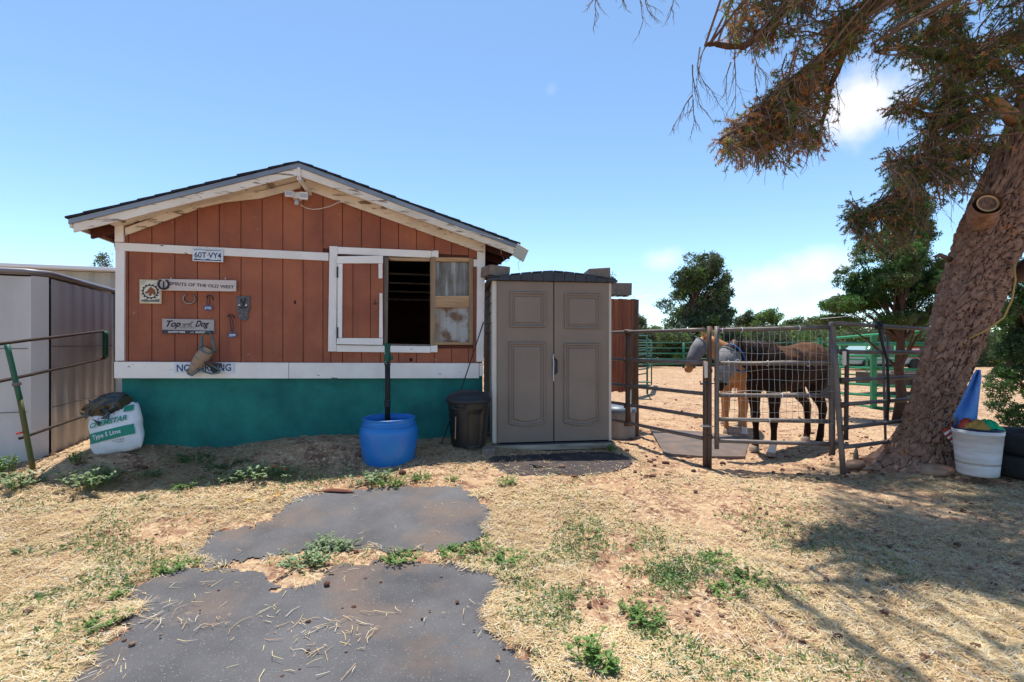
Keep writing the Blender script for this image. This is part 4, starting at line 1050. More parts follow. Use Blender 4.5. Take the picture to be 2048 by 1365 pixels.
m = MB(); c = P(1688, 717, 4.68); m.box(c.x - .018, c.x + .018, c.y - .01, c.y, c.z - .07, c.z + .07); m.build('latch_plate', cream, rp, bevel=.003, rel=b1)
for s, (a, b_) in enumerate(N6[1:5]):
    m = MB(); c = P(1686, a + .5, 4.70); m.tube([c + Vector((-.02, 0, 0)), c + Vector((.05, .02, 0))], .03, 8); m.build('clamp', steel_b, rp, smooth=True, rel=b1)
st_, b2 = rails('strap', 'black rubber strap knotted over the top rail left of the trunk', 'strap', [(1757, 650, 4.97, 1762, 680, 4.96, 'knot', .012, blackr)], .012, blackr)
m = MB(); m.tube([P(1754, 650, 4.9), P(1759, 660, 4.9), P(1765, 690, 4.93), P(1774, 720, 4.95), P(1776, 760, 4.96), P(1778, 800, 4.96), P(1773, 836, 4.96)], .013, 7); m.build('band', blackr, st_, smooth=True, rel=b2)
m = MB(); m.tube([P(1754, 645, 5.0), P(1753, 655, 4.92), P(1762, 657, 4.92), P(1764, 646, 4.95), P(1755, 645, 5.02)], .016, 7); m.build('loop', blackr, st_, smooth=True, rel=b2)

# green corral panels
def panel(pa, pb, z0, z1, nr_, mat, label, rr=.02, posts=2, group='green corral panels beyond the horses', bulk=1):
    pa, pb = Vector(pa), Vector(pb)
    t = thing('corral_panel', label, 'corral panel', (pa.x, pa.y, g(pa.x, pa.y)), 0, group)
    base = t.location
    for i in range(nr_):
        z = z0 + (z1 - z0) * i / (nr_ - 1)
        m = MB(); m.tube([(pa.x, pa.y, z), (pb.x, pb.y, z)], rr, 8); m.build('rail', mat, t, smooth=True, rel=base)
    for i in range(posts):
        p = pa.lerp(pb, i / (posts - 1)); m = MB(); m.tube([(p.x, p.y, g(p.x, p.y) - .02), (p.x, p.y, z1 + .02)], rr * 1.25 * bulk, 8); m.build('post', mat, t, smooth=True, rel=base)
    return t
def pw(u, d): return ((u - 1024) / F * d, d, 0)
dd = 28; zf0, zf1 = EYE - 42 / F * dd, EYE + 1 / F * dd
panel(pw(1255, dd), pw(1366, dd), zf0, zf1, 5, gpipe2, 'far green corral panel left of the tall tree trunk', .035)
panel(pw(1368, dd), pw(1480, dd), zf0, zf1, 5, gpipe2, 'far green corral panel behind the masked horse heads', .035)
panel(pw(1482, dd), pw(1600, dd), zf0, zf1, 5, gpipe2, 'far green corral panel mostly hidden behind the dark horse', .035)
panel(pw(1602, dd), pw(1730, dd), zf0, zf1, 5, gpipe2, 'far green corral panel behind the rump of the dark horse', .035)
panel(pw(1732, dd), pw(1870, dd), zf0, zf1, 5, gpipe2, 'far green corral panel left of the pine trunk, behind the trailer', .035)
dn = 13.5
panel(pw(1262, 12.4), pw(1294, dn), EYE - 60 / F * dn, EYE + 15 / F * dn, 9, gpipe2, 'upright green panel with many close rails beside the cedar screen', .018)
panel(pw(1294.5, dn), pw(1303, 17), EYE - 52 / F * dn, EYE + 7 / F * dn, 6, gpipe2, 'short green panel seen nearly end on behind the cedar screen', .02)
m_ = thing('metal_bench', 'small green metal bench frame at the foot of the close railed panel', 'bench', (*pw(1287, 12.2)[:2], g(*pw(1287, 12.2)[:2])))
for z in (.42, .34): MB().box(-.25, .16, -.12, .12, z, z + .02).build('seat', gpipe2, m_)
for x in (-.2, .12):
    m = MB(); m.tube([(x, 0, .34), (x - .03, -.05, .1), (x + .05, -.1, .0)], .014, 6); m.build('leg', gpipe2, m_)
t = thing('corral_panel', 'near bright green corral panel with a thick post left of the trunk', 'corral panel', (*pw(1660, 12)[:2], g(*pw(1660, 12)[:2])), 0, 'green corral panels beyond the horses')
bb = t.location
for v0, v1 in ((678, 663), (690, 689), (712, 712), (733, 741), (765, 776), (785, 797), (806, 824)):
    m = MB(); m.tube([P(1655, v0, 12), P(1745, (v0 + v1) / 2, 10.7), P(1860, v1, 9.5)], .032, 8); m.build('rail', gpipe, t, smooth=True, rel=bb)
m = MB(); a = P(1747, 672, 10.6); c = P(1747, 806, 10.6); m.box(a.x - .055, a.x + .055, a.y - .04, a.y + .04, c.z - .3, a.z); m.build('post', gpipe, t, bevel=.01, rel=bb)
m = MB(); a = P(1640, 676, 12.1); c = P(1640, 790, 12.1); m.box(a.x - .05, a.x + .05, a.y - .04, a.y + .04, c.z, a.z); m.build('post', gpipe, t, rel=bb)
panel(pw(1680, 19), pw(1790, 18), EYE - 65 / F * 18, EYE - 2 / F * 18, 5, gpipe, 'middle distance green panel between the parked car and the trailer', .03, 3)
# pole and rope line
pt_ = pw(1775, 9); o = MB(); o.tube([(0, 0, 0), (0, 0, EYE + (HZ - 612) / F * 9 - g(*pt_[:2]))], .025, 8); o = o.build('steel_pole', M('dull_pole', (.10, .11, .13), .5, metal=.5), smooth=True); o.location = (pt_[0], pt_[1], g(*pt_[:2]))
props(o, 'slim grey steel pole standing among the green panels left of the trunk', 'pole')
o = MB(); b3 = P(1640, 638, 8.5); o.tube([b3 - b3, P(1720, 631, 8.8) - b3, P(1815, 621, 9.2) - b3], .004, 5); o = o.build('rope_line', whitem); o.location = b3
props(o, 'thin white line stretched above the right fence', 'rope')
# trailer
tp = pw(1800, 14); t = thing('utility_trailer', 'low brown utility trailer with grey fender beyond the right fence', 'trailer', (tp[0], tp[1], g(*tp[:2])), R(8))
MB().box(-.9, .7, -.6, .6, .25, .62).build('box_body', M('trailer_brown', (.07, .055, .04), .7), t, bevel=.01)
MB().box(-.95, .72, -.64, -.6, .63, .70).build('top_rail', steel, t)
m = MB(); m.lathe([(.0, -.09), (.17, -.09), (.3, -.08), (.3, .08), (0, .08)], n=28); m.v = [(x + .05, z - .72, y + .3) for x, y, z in m.v]; w = m.build('wheel', blackr, t, smooth=True)
m = MB(); m.lathe([(.0, .02), (.15, .0)], n=20); m.v = [(x + .05, z - .815, y + .3) for x, y, z in m.v]; m.build('rim', whitem, w)
m = MB(); m.tube([(.05 + .36 * math.cos(q), -.72, .3 + .34 * math.sin(q)) for q in np.linspace(.1, 3.04, 9)], .09, 6, flat=.15); m.build('fender', M('grey_fender', (.3, .33, .38), .4), t, smooth=True)
# far parked car
cpz = pw(1757, 26); t = thing('parked_car', 'pale green parked car far behind the green panels', 'car', (cpz[0], cpz[1], g(*cpz[:2])), R(4))
side = [(-2.1, .35), (2.1, .35), (2.15, .75), (1.9, .92), (1.1, .98), (.55, 1.42), (-.9, 1.45), (-1.5, 1.0), (-2.1, .9)]
MB().prism(side, -.8, .8).build('body', cardk, t, bevel=.08)
MB().prism([(-1.25, 1.0), (.95, 1.0), (.5, 1.36), (-.85, 1.38)], -.815, .815).build('window', glass_m, t)
for x in (-1.3, 1.35):
    m = MB(); m.lathe([(0, -.1), (.32, -.1), (.33, .1), (0, .1)], n=20); m.v = [(a + x, z - .78, b_ + .33) for a, b_, z in m.v]; m.build('wheel', blackr, t)
# striped cloth
o = thing('striped_cloth', 'red and white striped cloth hung on the far panel left of the trunk', 'cloth', P(1826, 704, 12))
for i in range(7):
    MB().box(-.16, .16, -.01 + .004 * (i % 2), .01 + .004 * (i % 2), .12 - i * .04 - .038, .12 - i * .04).build('stripe', clr if i % 2 == 0 else clw, o)

# ------------------------------------------------------------------ horses
def ellring(c, ax, up, ra, rb, n=18, egg=0):
    c, ax, up = Vector(c), Vector(ax).normalized(), Vector(up)
    up = (up - ax * up.dot(ax)).normalized(); sd_ = ax.cross(up)
    out = []
    for j in range(n):
        q = 2 * math.pi * j / n; s = math.sin(q); k = 1 - egg * s
        out.append(c + up * ra * s + sd_ * rb * math.cos(q) * k)
    return out
def limb(m, secs, up=(0, 0, 1), n=18, egg=0):
    "secs: (x,y,z,ra,rb)"
    rings = []
    for i, s in enumerate(secs):
        a = Vector(secs[max(i - 1, 0)][:3]); b_ = Vector(secs[min(i + 1, len(secs) - 1)][:3])
        rings.append(ellring(s[:3], b_ - a, up, s[3], s[4], n, egg))
    m.loft(rings)
def remesh(mb, vox=.014, smooth=6, name='body'):
    me = bpy.data.meshes.new(name); me.from_pydata(mb.v, [], mb.f); me.update()
    o = bpy.data.objects.new(name, me); COL.objects.link(o)
    r_ = o.modifiers.new('r', 'REMESH'); r_.mode = 'VOXEL'; r_.voxel_size = vox
    s = o.modifiers.new('s', 'SMOOTH'); s.iterations = smooth; s.factor = .5
    bpy.context.view_layer.update()
    me2 = bpy.data.meshes.new_from_object(o.evaluated_get(bpy.context.evaluated_depsgraph_get()))
    COL.objects.unlink(o); bpy.data.objects.remove(o)
    return me2
def horse(label, loc, rot, scale, coat, mane_mat, neck, head, fl, hl, muz_mat, ears, topmat=None, socks=()):
    t = thing('horse', label, 'horse', loc, rot)
    m = MB()
    limb(m, [(-.76, 0, 1.12, .06, .05), (-.70, 0, 1.12, .19, .15), (-.58, 0, 1.13, .26, .235), (-.40, 0, 1.115, .285, .27), (-.18, 0, 1.07, .285, .275), (.08, 0, 1.045, .295, .28), (.30, 0, 1.055, .30, .26), (.48, 0, 1.08, .29, .22), (.60, 0, 1.08, .24, .18), (.68, 0, 1.07, .15, .12)], n=22)
    limb(m, [(.22, 0, 1.28, .07, .06), (.36, 0, 1.33, .07, .05), (.5, 0, 1.30, .08, .06)])
    limb(m, neck)
    limb(m, head)
    for side, pts in fl.items():
        y = side
        limb(m, [(p[0], y * p[1], p[2], p[3] * 1.16, p[4] * 1.16) for p in pts], up=(1, 0, 0), n=12)
    for side, pts in hl.items():
        y = side
        limb(m, [(p[0], y * p[1], p[2], p[3] * 1.16, p[4] * 1.16) for p in pts], up=(1, 0, 0), n=12)
    for e in ears: limb(m, e, up=(1, 0, 0), n=8)
    m.v = [(x * scale, y * scale, z * scale) for x, y, z in m.v]
    me = remesh(m, .0125, 5)
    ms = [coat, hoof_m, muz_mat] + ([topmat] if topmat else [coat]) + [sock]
    for q in ms: me.materials.append(q)
    hd0, hd1 = Vector(head[-2][:3]) * scale, Vector(head[-1][:3]) * scale
    for p in me.polygons:
        c = p.center; k = 0
        if c.z < .085 * scale: k = 1
        elif (c - hd1).length < .17 * scale: k = 2
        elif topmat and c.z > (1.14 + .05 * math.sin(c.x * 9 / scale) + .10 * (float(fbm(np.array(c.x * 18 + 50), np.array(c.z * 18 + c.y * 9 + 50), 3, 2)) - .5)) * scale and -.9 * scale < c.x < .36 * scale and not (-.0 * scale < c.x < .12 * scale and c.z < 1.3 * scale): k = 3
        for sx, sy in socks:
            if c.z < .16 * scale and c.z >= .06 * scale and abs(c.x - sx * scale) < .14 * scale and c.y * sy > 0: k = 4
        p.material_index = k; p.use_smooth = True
    o = bpy.data.objects.new('body', me); COL.objects.link(o); o.parent = t
    return t
def hairs(t, roots, dirs, ln, mat, name, n=120, w=.006, seed=1, sag=.5):
    q = random.Random(seed); m = MB()
    for i in range(n):
        f = q.random() * (len(roots) - 1); k = int(f); f -= k
        p = Vector(roots[k]).lerp(Vector(roots[k + 1]), f); d = Vector(dirs) + Vector((q.uniform(-.25, .25), q.uniform(-.25, .25), q.uniform(-.2, .2)))
        L_ = ln * q.uniform(.6, 1.15); p = p + Vector((q.uniform(-.012, .012), q.uniform(-.015, .015), q.uniform(-.01, .02)))
        pts = [p, p + d * L_ * .35, p + d * L_ * .6 + Vector((0, 0, -sag * L_ * .2)), p + d * L_ * .8 + Vector((0, 0, -sag * L_ * .5))]
        m.tube(pts, [w, w, w * .7, w * .15], 3)
    return m.build(name, mat, t)
def fleg(x=.5, fx=None, lift=0):
    fx = x if fx is None else fx
    L_ = lambda f: x + (fx - x) * f
    return [(x - .02, .10, 1.0, .13, .07), (x, .12, .86, .115, .075), (L_(.15), .13, .70, .075, .06), (L_(.4), .13, .54, .052, .047), (L_(.5), .13, .47, .056, .05), (L_(.56), .13, .42, .046, .042), (L_(.7), .13, .32, .033, .03), (L_(.85), .13, .20, .033, .030), (L_(.93) + .01, .13, .145, .043, .036), (L_(1) + .025, .13, .09, .036, .034), (L_(1) + .045, .13, .05, .05, .046), (L_(1) + .05, .13, .0, .062, .055)]
def hleg(x=-.5, fx=None):
    fx = x if fx is None else fx; o_ = fx - x
    return [(x - .02, .10, 1.08, .20, .12), (x + .05, .13, .92, .165, .11), (x + .08, .14, .80, .12, .085), (x + .01 + o_ * .3, .14, .68, .085, .062), (x - .09 + o_ * .5, .14, .57, .06, .046), (x - .13 + o_ * .6, .14, .50, .057, .043), (x - .125 + o_ * .7, .14, .42, .043, .037), (x - .11 + o_ * .85, .14, .28, .035, .031), (x - .095 + o_ * .93, .14, .16, .044, .038), (x - .07 + o_, .14, .10, .037, .034), (x - .05 + o_, .14, .05, .052, .047), (x - .045 + o_, .14, .0, .062, .055)]
# dark horse, side on, head to the left
al = R(180 + 29)
hx, hy = 3.64, 6.28
hz = g(hx, hy) - .005
k_ = 1.02
neck = [(.34, 0, 1.15, .26, .14), (.52, 0, 1.17, .235, .13), (.70, 0, 1.21, .19, .105), (.88, 0, 1.25, .155, .09), (1.03, .0, 1.275, .13, .08), (1.10, 0, 1.28, .10, .07)]
head1 = [(1.06, .0, 1.31, .10, .07), (1.13, .0, 1.24, .135, .095), (1.19, 0, 1.15, .125, .09), (1.25, .0, 1.04, .095, .07), (1.30, .0, .93, .072, .056), (1.33, .0, .87, .062, .055), (1.345, 0, .83, .035, .035)]
ears1 = [[(1.04, .06, 1.36, .03, .025), (1.05, .075, 1.43, .028, .018), (1.06, .08, 1.50, .008, .006)], [(1.04, -.06, 1.36, .03, .025), (1.05, -.075, 1.43, .028, .018), (1.06, -.08, 1.50, .008, .006)]]
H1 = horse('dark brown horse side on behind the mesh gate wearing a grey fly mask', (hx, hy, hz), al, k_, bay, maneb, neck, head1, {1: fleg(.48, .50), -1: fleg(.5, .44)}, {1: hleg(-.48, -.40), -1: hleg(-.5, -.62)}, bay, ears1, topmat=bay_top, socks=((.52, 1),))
def sc(pts, k=k_): return [tuple(c * k for c in p) for p in pts]
hairs(H1, sc([(.42, 0, 1.39), (.6, 0, 1.40), (.8, 0, 1.40), (1.02, 0, 1.40)]), (.05, .45, -.55), .20, maneb, 'mane', 260, .006, 2)
hairs(H1, sc([(1.05, 0, 1.42), (1.12, 0, 1.36)]), (.5, .1, -.6), .2, manew, 'forelock', 50, .005, 3)
hairs(H1, sc([(-.75, 0, 1.22), (-.78, 0, 1.15)]), (-.22, 0, -.9), .75, M('tail_hair', (.05, .042, .04), .7, (.18, .15, .13), 12), 'tail', 160, .006, 4, .1)
def flymask(t, head, k, infl, mat, i0=0, i1=5, eye=None, side=1, trimcol=maskblue):
    m = MB(); rings = []
    for i in range(i0, i1):
        s = head[i]; a = Vector(head[max(i - 1, 0)][:3]); b_ = Vector(head[min(i + 1, len(head) - 1)][:3])
        rings.append([p * k for p in ellring(s[:3], b_ - a, (0, 0, 1) if abs((b_ - a).normalized().z) < .9 else (1, 0, 0), s[3] + infl, s[4] + infl, 20)])
    m.loft(rings, cap=False); o = m.build('fly_mask', mat, t, smooth=True)
    s = o.modifiers.new('s', 'SOLIDIFY'); s.thickness = .004
    e = MB(); e.tube([p for p in rings[0]] + [rings[0][0]], .011, 6); e2 = MB(); e2.tube([p for p in rings[-1]] + [rings[-1][0]], .009, 6); e.build('mask_edging', trimcol, o, smooth=True); e2.build('mask_edging', trimcol, o, smooth=True)
    return rings, o
rg_, mo = flymask(H1, head1, k_, .014, masko, 1, 5, trimcol=tealfab)
m = MB(); c = (Vector(head1[2][:3]) + Vector((-.02, .12, .02))) * k_
m.tube([c + Vector((.035 * math.cos(q), 0, .022 * math.sin(q))) for q in np.linspace(0, 6.28, 11)], .009, 5); m.build('eye_dart', clw, mo)
m = MB(); cc_ = (Vector(head1[3][:3])) * k_; m.tube([Vector(p) for p in [q * k_ for q in ellring((1.03, 0, 1.2, ), (.3, 0, -.2), (0, 0, 1), .2, .12, 16)]], .014, 6); m.build('halter_strap', maskblue, H1, smooth=True)
# palomino, facing the camera, head turned left
al2 = R(180 + 68); px_, py_ = 3.62, 7.75
neck2 = [(.34, 0, 1.15, .26, .14), (.50, -.06, 1.22, .23, .13), (.62, -.17, 1.33, .19, .11), (.70, -.29, 1.42, .155, .095), (.76, -.38, 1.50, .13, .085), (.78, -.42, 1.53, .10, .07)]
head2 = [(.74, -.42, 1.55, .085, .072), (.80, -.50, 1.49, .118, .088), (.85, -.57, 1.39, .112, .082), (.90, -.63, 1.27, .088, .066), (.94, -.68, 1.15, .070, .058), (.965, -.71, 1.08, .068, .060), (.975, -.72, 1.04, .04, .04)]
ears2 = [[(.71, -.37, 1.58, .035, .028), (.71, -.355, 1.67, .034, .02), (.72, -.35, 1.78, .008, .006)], [(.77, -.48, 1.58, .035, .028), (.77, -.495, 1.67, .034, .02), (.78, -.50, 1.78, .008, .006)]]
pz_ = g(px_, py_)
H2 = horse('palomino horse facing left in a grey fly mask, behind the dark horse', (px_, py_, pz_), al2, .95, pal, manew, neck2, head2, {1: fleg(.5, .50), -1: fleg(.46, .30)}, {1: hleg(-.48, -.45), -1: hleg(-.5, -.55)}, pal, ears2, socks=((.55, 1),))
hairs(H2, [tuple(c * .95 for c in p) for p in [(.40, 0, 1.42), (.56, -.14, 1.50), (.68, -.30, 1.60), (.74, -.40, 1.64)]], (.1, -.5, -.55), .24, manew, 'mane', 200, .006, 6)
hairs(H2, [tuple(c * .95 for c in p) for p in [(.74, -.42, 1.66), (.80, -.46, 1.62)]], (.55, -.3, -.55), .18, maneo, 'forelock', 70, .006, 7)
hairs(H2, [tuple(c * .95 for c in p) for p in [(-.75, 0, 1.22), (-.78, 0, 1.15)]], (-.22, 0, -.9), .75, manew, 'tail', 100, .006, 8, .1)
flymask(H2, head2, .95, .014, masko, 1, 5, trimcol=tealfab)

# ------------------------------------------------------------------ left side: grey shed, rails, sack
lp = Vector((-4.78, 4.85, .08)); la2 = R(23)
t = thing('metal_shed', 'grey metal shed with ribbed side wall at the left edge', 'shed', lp, la2)
zh = EYE + (HZ - 545) / F * 4.85 - lp.z
m = MB(); n = 90; rA, rB = [], []
for i in range(n + 1):
    y = .12 + 1.75 * i / n; x = .007 * math.sin(i / n * 2 * math.pi * 6.5) + (.012 if i % 14 == 0 else 0)
    rA.append((x, y, .0)); rB.append((x * .8, y, zh - .05))
m.add(rA + rB, [(i, i + 1, n + 2 + i, n + 1 + i) for i in range(n)]); m.build('side_wall', greym, t, smooth=True)
m = MB(); rA, rB = [], []
for i in range(40 + 1):
    x = -.02 - 2.4 * i / 40 - .08; y = .012 * math.sin(i / 40 * 2 * math.pi * 5); rA.append((x, y, .0)); rB.append((x, y, zh - .05))
m.add(rA + rB, [(i + 1, i, 41 + i, 42 + i) for i in range(40)]); m.build('front_wall', greym, t, smooth=True)
MB().add([(-.10, 0, 0), (-.10, 0, zh - .04), (.0, .10, zh - .04), (.0, .10, 0), (-.105, .03, 0), (-.105, .03, zh - .04), (-.01, .13, zh - .04), (-.01, .13, 0)], [(0, 3, 2, 1), (4, 5, 6, 7), (0, 1, 5, 4), (3, 7, 6, 2)]).build('corner_post', M('grey_corner', (.56, .54, .54), .5), t)
MB().box(-2.5, -.1, .12, 1.86, .01, zh - .08).build('core', greym, t)
MB().box(-.03, .006, 1.87, 1.92, 0, zh - .03).build('end_post', M('green_grey', (.12, .16, .14), .5), t)
m = MB(); m.tube([(-2.5, -.02, zh + .0), (-.14, -.02, zh + .0), (.01, .1, zh + .0), (.012, 1.95, zh + .0)], .028, 8); m.build('roof_edge', M('grey_roof_edge', (.20, .19, .21), .4, metal=.3), t, smooth=True)
MB().slab([(-2.5, 0), (-.12, 0), (0, .12), (0, 1.95), (-2.5, 1.95)], zh - .03, zh + .01).build('roof', greym, t)
for z in (zh * .62, zh * .30):
    m = MB(); m.tube([(.014, .14, z), (.014, 1.84, z)], .004, 4); m.build('seam', ink, t)
    m = MB(); m.tube([(-.12, -.014, z - .02), (-2.4, -.014, z - .02)], .003, 4); m.build('seam', ink, t)
# rail fence in front of it
pr = [(-60, 695, 3.75, 211, 662, 6.15, 'rail', .015, dark_rail), (-60, 776, 3.75, 211, 717, 6.15, 'rail', .015, dark_rail), (40, 877, 4.15, 178, 829, 5.5, 'rail', .014, dark_rail)]
fl_, b4 = rails('rail_fence', 'old pipe rails with a leaning green post before the grey metal shed', 'fence', pr + [(211, 663, 6.1, 211, 716, 6.1, 'post', .03, gpipe2), (14, 690, 4.0, 40, 800, 4.05, 'post', .020, gpipe2), (40, 800, 4.05, 66, 940, 4.1, 'post', .020, M('olive_post', (.05, .09, .02), .6, (.12, .09, .03), 10))], .02, steel_b)
m = MB(); c = P(33, 766, 4.02); m.tube([c, c + Vector((.005, 0, -.025))], .03, 8); m.build('clamp', steel, fl_, rel=b4)
m = MB(); m.tube([P(33, 868, 4.05), P(46, 865, 4.05), P(52, 862, 4.08)], .01, 6); m.build('red_tie', clr, fl_, rel=b4)
# white roofed outbuilding behind
ob = thing('outbuilding', 'cream corrugated outbuilding with white roof edge behind the grey shed', 'outbuilding', (*pw(150, 9.5)[:2], g(*pw(150, 9.5)[:2])), R(18))
hh = EYE + (HZ - 545) / F * 9.5 - ob.location.z
m = MB(); rA, rB = [], []
for i in range(81):
    x = -4 + 7.2 * i / 80 * 1; y = .02 if i % 4 < 2 else -.02
    rA.append((x, y, 0)); rB.append((x, y, hh + .02))
m.add(rA + rB, [(i, i + 1, 82 + i, 81 + i) for i in range(80)]); m.build('wall', creamm, ob)
MB().box(-4.1, 3.2, -.25, 3.5, hh + .03, hh + .10).build('roof', whitem, ob, bevel=.01)
MB().box(-4.0, 3.2, .05, 3.4, 0, hh).build('core', creamm, ob)
# lime sack
bp = P(238, 905, 4.52); bp.z = g(bp.x, bp.y) - .01
t = thing('lime_sack', 'white and green sack of lime leaning by the barn corner', 'sack', bp, R(8))
t.rotation_euler = (R(-14), R(-14), R(8))
m = MB(); rings = []; HS, WS = .44, .45
for i in range(13):
    f = i / 12; w = WS / 2 * (1 - .25 * max(0, abs(f - .5) - .38) * 4); d_ = .075 * math.sin(math.pi * min(max(f, .03), .97)) ** .5 + .012
    rr = []
    for j in range(28):
        q = 2 * math.pi * j / 28; c_, s_ = math.cos(q), math.sin(q)
        rr.append((w * math.copysign(abs(c_) ** .6, c_) * (1 - .02 * math.sin(f * 17)), d_ * math.copysign(abs(s_) ** .8, s_) + .006 * math.sin(j * 1.7 + i), f * HS + .012 * math.sin(j * 1.3)))
    rings.append(rr)
m.loft(rings); m.build('bag', bag_m, t, smooth=True)
def bagy(x, z): f = z / HS; return -(.075 * math.sin(math.pi * min(max(f, .03), .97)) ** .5 + .012) * (max(0, 1 - abs(x / (WS / 2)) ** 3.3)) ** .3 - .009
def wrap(x0, x1, z0, z1, mat, nm):
    m = MB(); n = 16
    for z in (z0, (z0 + z1) / 2, z1):
        for i in range(n + 1): x = x0 + (x1 - x0) * i / n; m.v.append((x, bagy(x, z), z))
    for k in range(2):
        for i in range(n): b_ = k * (n + 1) + i; m.f.append((b_, b_ + 1, b_ + n + 2, b_ + n + 1)); m.m.append(0)
    m.build(nm, mat, t)
wrap(-.19, .20, .13, .225, bag_g, 'green_band'); wrap(.12, .20, .36, .42, bag_g, 'corner_print')
def wraptext(s, mat, w, h, cx, cz, **k):
    o = text(s, mat, t, w, h, cx, cz, 0, **k)
    for v in o.data.vertices: v.co.y = bagy(v.co.x, v.co.z) - .004
wraptext('CHEMSTAR', bag_g, .33, .052, -.01, .30, shear=.25, bold=.03, rot=0)
wraptext('Type S Lime', inkw, .25, .055, -.03, .178, bold=.012)
wraptext('NET WT 50 LB', ink, .10, .012, .06, .105, bold=.01); wraptext('22.68 kg', ink, .06, .012, .07, .085, bold=.01)
# black wrapped bundle on the sack
bp2 = P(218, 815, 4.62)
t = thing('black_bundle', 'shiny black plastic wrapped bundle resting on top of the lime sack', 'bundle', bp2, 0)
m = MB(); q = random.Random(9)
limb(m, [(-.16, 0, -.06, .05, .06), (-.12, 0, -.03, .10, .10), (-.04, 0, .0, .12, .12), (.05, 0, .03, .115, .12), (.13, 0, .04, .10, .10), (.16, 0, .04, .085, .085)], n=20)
m.jit(.012, 4); m.build('wrapping', film, t, smooth=False)
m = MB(); limb(m, [(.155, -.01, .04, .075, .075), (.175, -.012, .042, .07, .07)], n=16); m.build('open_end', M('olive_end', (.06, .055, .03), .6), t)
m = MB()
for i in range(26):
    c = Vector((q.uniform(-.17, .14), q.uniform(-.14, -.06), q.uniform(-.12, .08))); a, b_, c2 = [c + Vector((q.uniform(-.05, .05), q.uniform(-.02, .02), q.uniform(-.05, .05))) for _ in range(3)]
    m.add([a, b_, c2], [(0, 1, 2)])
m.build('film_scraps', film, t, kind='stuff')

# ------------------------------------------------------------------ trees
def leaf_mesh(pts, size, per, spread, rs, elong=1.6):
    n = len(pts) * per
    c = np.repeat(pts, per, 0) + rs.normal(0, spread, (n, 3))
    a = rs.normal(0, 1, (n, 3)); a /= np.linalg.norm(a, axis=1)[:, None]
    b = rs.normal(0, 1, (n, 3)); b -= (a * b).sum(1)[:, None] * a; b /= np.linalg.norm(b, axis=1)[:, None]
    s = size * rs.uniform(.6, 1.3, (n, 1))
    v = np.stack([c - a * s * elong, c + b * s * .55, c + a * s * elong, c - b * s * .55], 1).reshape(-1, 3)
    f = np.arange(n * 4).reshape(-1, 4)
    return v, f
def tree(name, label, cat, base, blobs, nclump, per, size, mats, wts, trunk_r, group=None, seed=1, trunk_top=.75, tmat=bark2, limbs=14, thr=.45, ns=1.2, lean=(0, 0)):
    rs = np.random.RandomState(seed); q = random.Random(seed)
    t = thing(name, label, cat, base, 0, group)
    B = np.array(blobs, float)  # dx,dy,dz,rx,rz relative to base
    pts = []
    vol = B[:, 3] ** 2 * B[:, 4]; pr_ = vol / vol.sum()
    while len(pts) < nclump:
        i = rs.choice(len(B), size=4000, p=pr_)
        d = rs.normal(0, 1, (4000, 3)); d /= np.linalg.norm(d, axis=1)[:, None]
        r_ = rs.uniform(.25, 1, 4000) ** .45
        p = B[i, :3] + d * r_[:, None] * np.stack([B[i, 3], B[i, 3], B[i, 4]], 1)
        nz = fbm(p[:, 0] * ns + p[:, 1] * .7 + 50, p[:, 2] * ns * 1.3 + p[:, 1] * ns + 50, 3, seed)
        pts += list(p[nz > thr])
    pts = np.array(pts[:nclump])
    v, f = leaf_mesh(pts, size, per, size * 1.6, rs)
    ncl = np.repeat(np.arange(nclump), per)
    mz = fbm(pts[:, 0] * ns * 1.5 + 9, pts[:, 2] * ns * 1.5 + pts[:, 1], 2, seed + 3)
    cum = np.cumsum(wts) / sum(wts); mi = np.searchsorted(cum, np.clip(mz * 1.6 - .3 + rs.uniform(-.15, .15, nclump), 0, .999))[ncl]
    npmesh('crown', v, f, mats, t, mi)
    top = max(B[:, 2] + B[:, 4]) * trunk_top
    m = MB(); k = 7; tp_ = [Vector((lean[0] * i / k + q.uniform(-.04, .04) * trunk_r * 8, lean[1] * i / k, top * i / k - .05)) for i in range(k + 1)]
    m.tube(tp_, [trunk_r * (1.25 if i == 0 else 1 - .8 * i / k) for i in range(k + 1)], 10)
    m.build('trunk', tmat, t, smooth=True)
    m = MB()
    for i in range(limbs):
        e = Vector(pts[q.randrange(nclump)]); s = tp_[min(k, max(1, int((e.z * .75) / top * k)))]
        mid = s.lerp(e, .5) + Vector((q.uniform(-.1, .1), q.uniform(-.1, .1), q.uniform(0, .15))) * (e - s).length * .6
        m.tube([s, s.lerp(mid, .5), mid, e], [trunk_r * .35, trunk_r * .28, trunk_r * .18, trunk_r * .06], 5)
    m.build('limbs', tmat, t, kind='stuff')
    return t
def far_tree(u, d, vt, wpx, label, seed, mats=None, wts=(5, 3, 2), cat='tree', group='trees beyond the corral', n=1100, shape='round', vb=None):
    x, y, _ = pw(u, d); z = g(x, y); H = EYE + (HZ - vt) / F * d - z; w = wpx / 2 / F * d
    q = random.Random(seed)
    bl = []
    for i in range(9):
        f = q.uniform(.2, .88); ww = w * (.75 if f < .6 else .5)
        bl.append((q.uniform(-ww, ww), q.uniform(-ww, ww), H * f, w * q.uniform(.28, .5), H * q.uniform(.10, .2)))
    bl.append((0, 0, H * .86, w * .35, H * .13))
    return tree('juniper_tree', label, cat, (x, y, z), bl, n, 9, .0019 * d, mats or [lf_far, lf_far2, lf_far3], wts, .05 * H, group, seed, .7, limbs=12, ns=2.2 / max(w, .3), thr=.44)
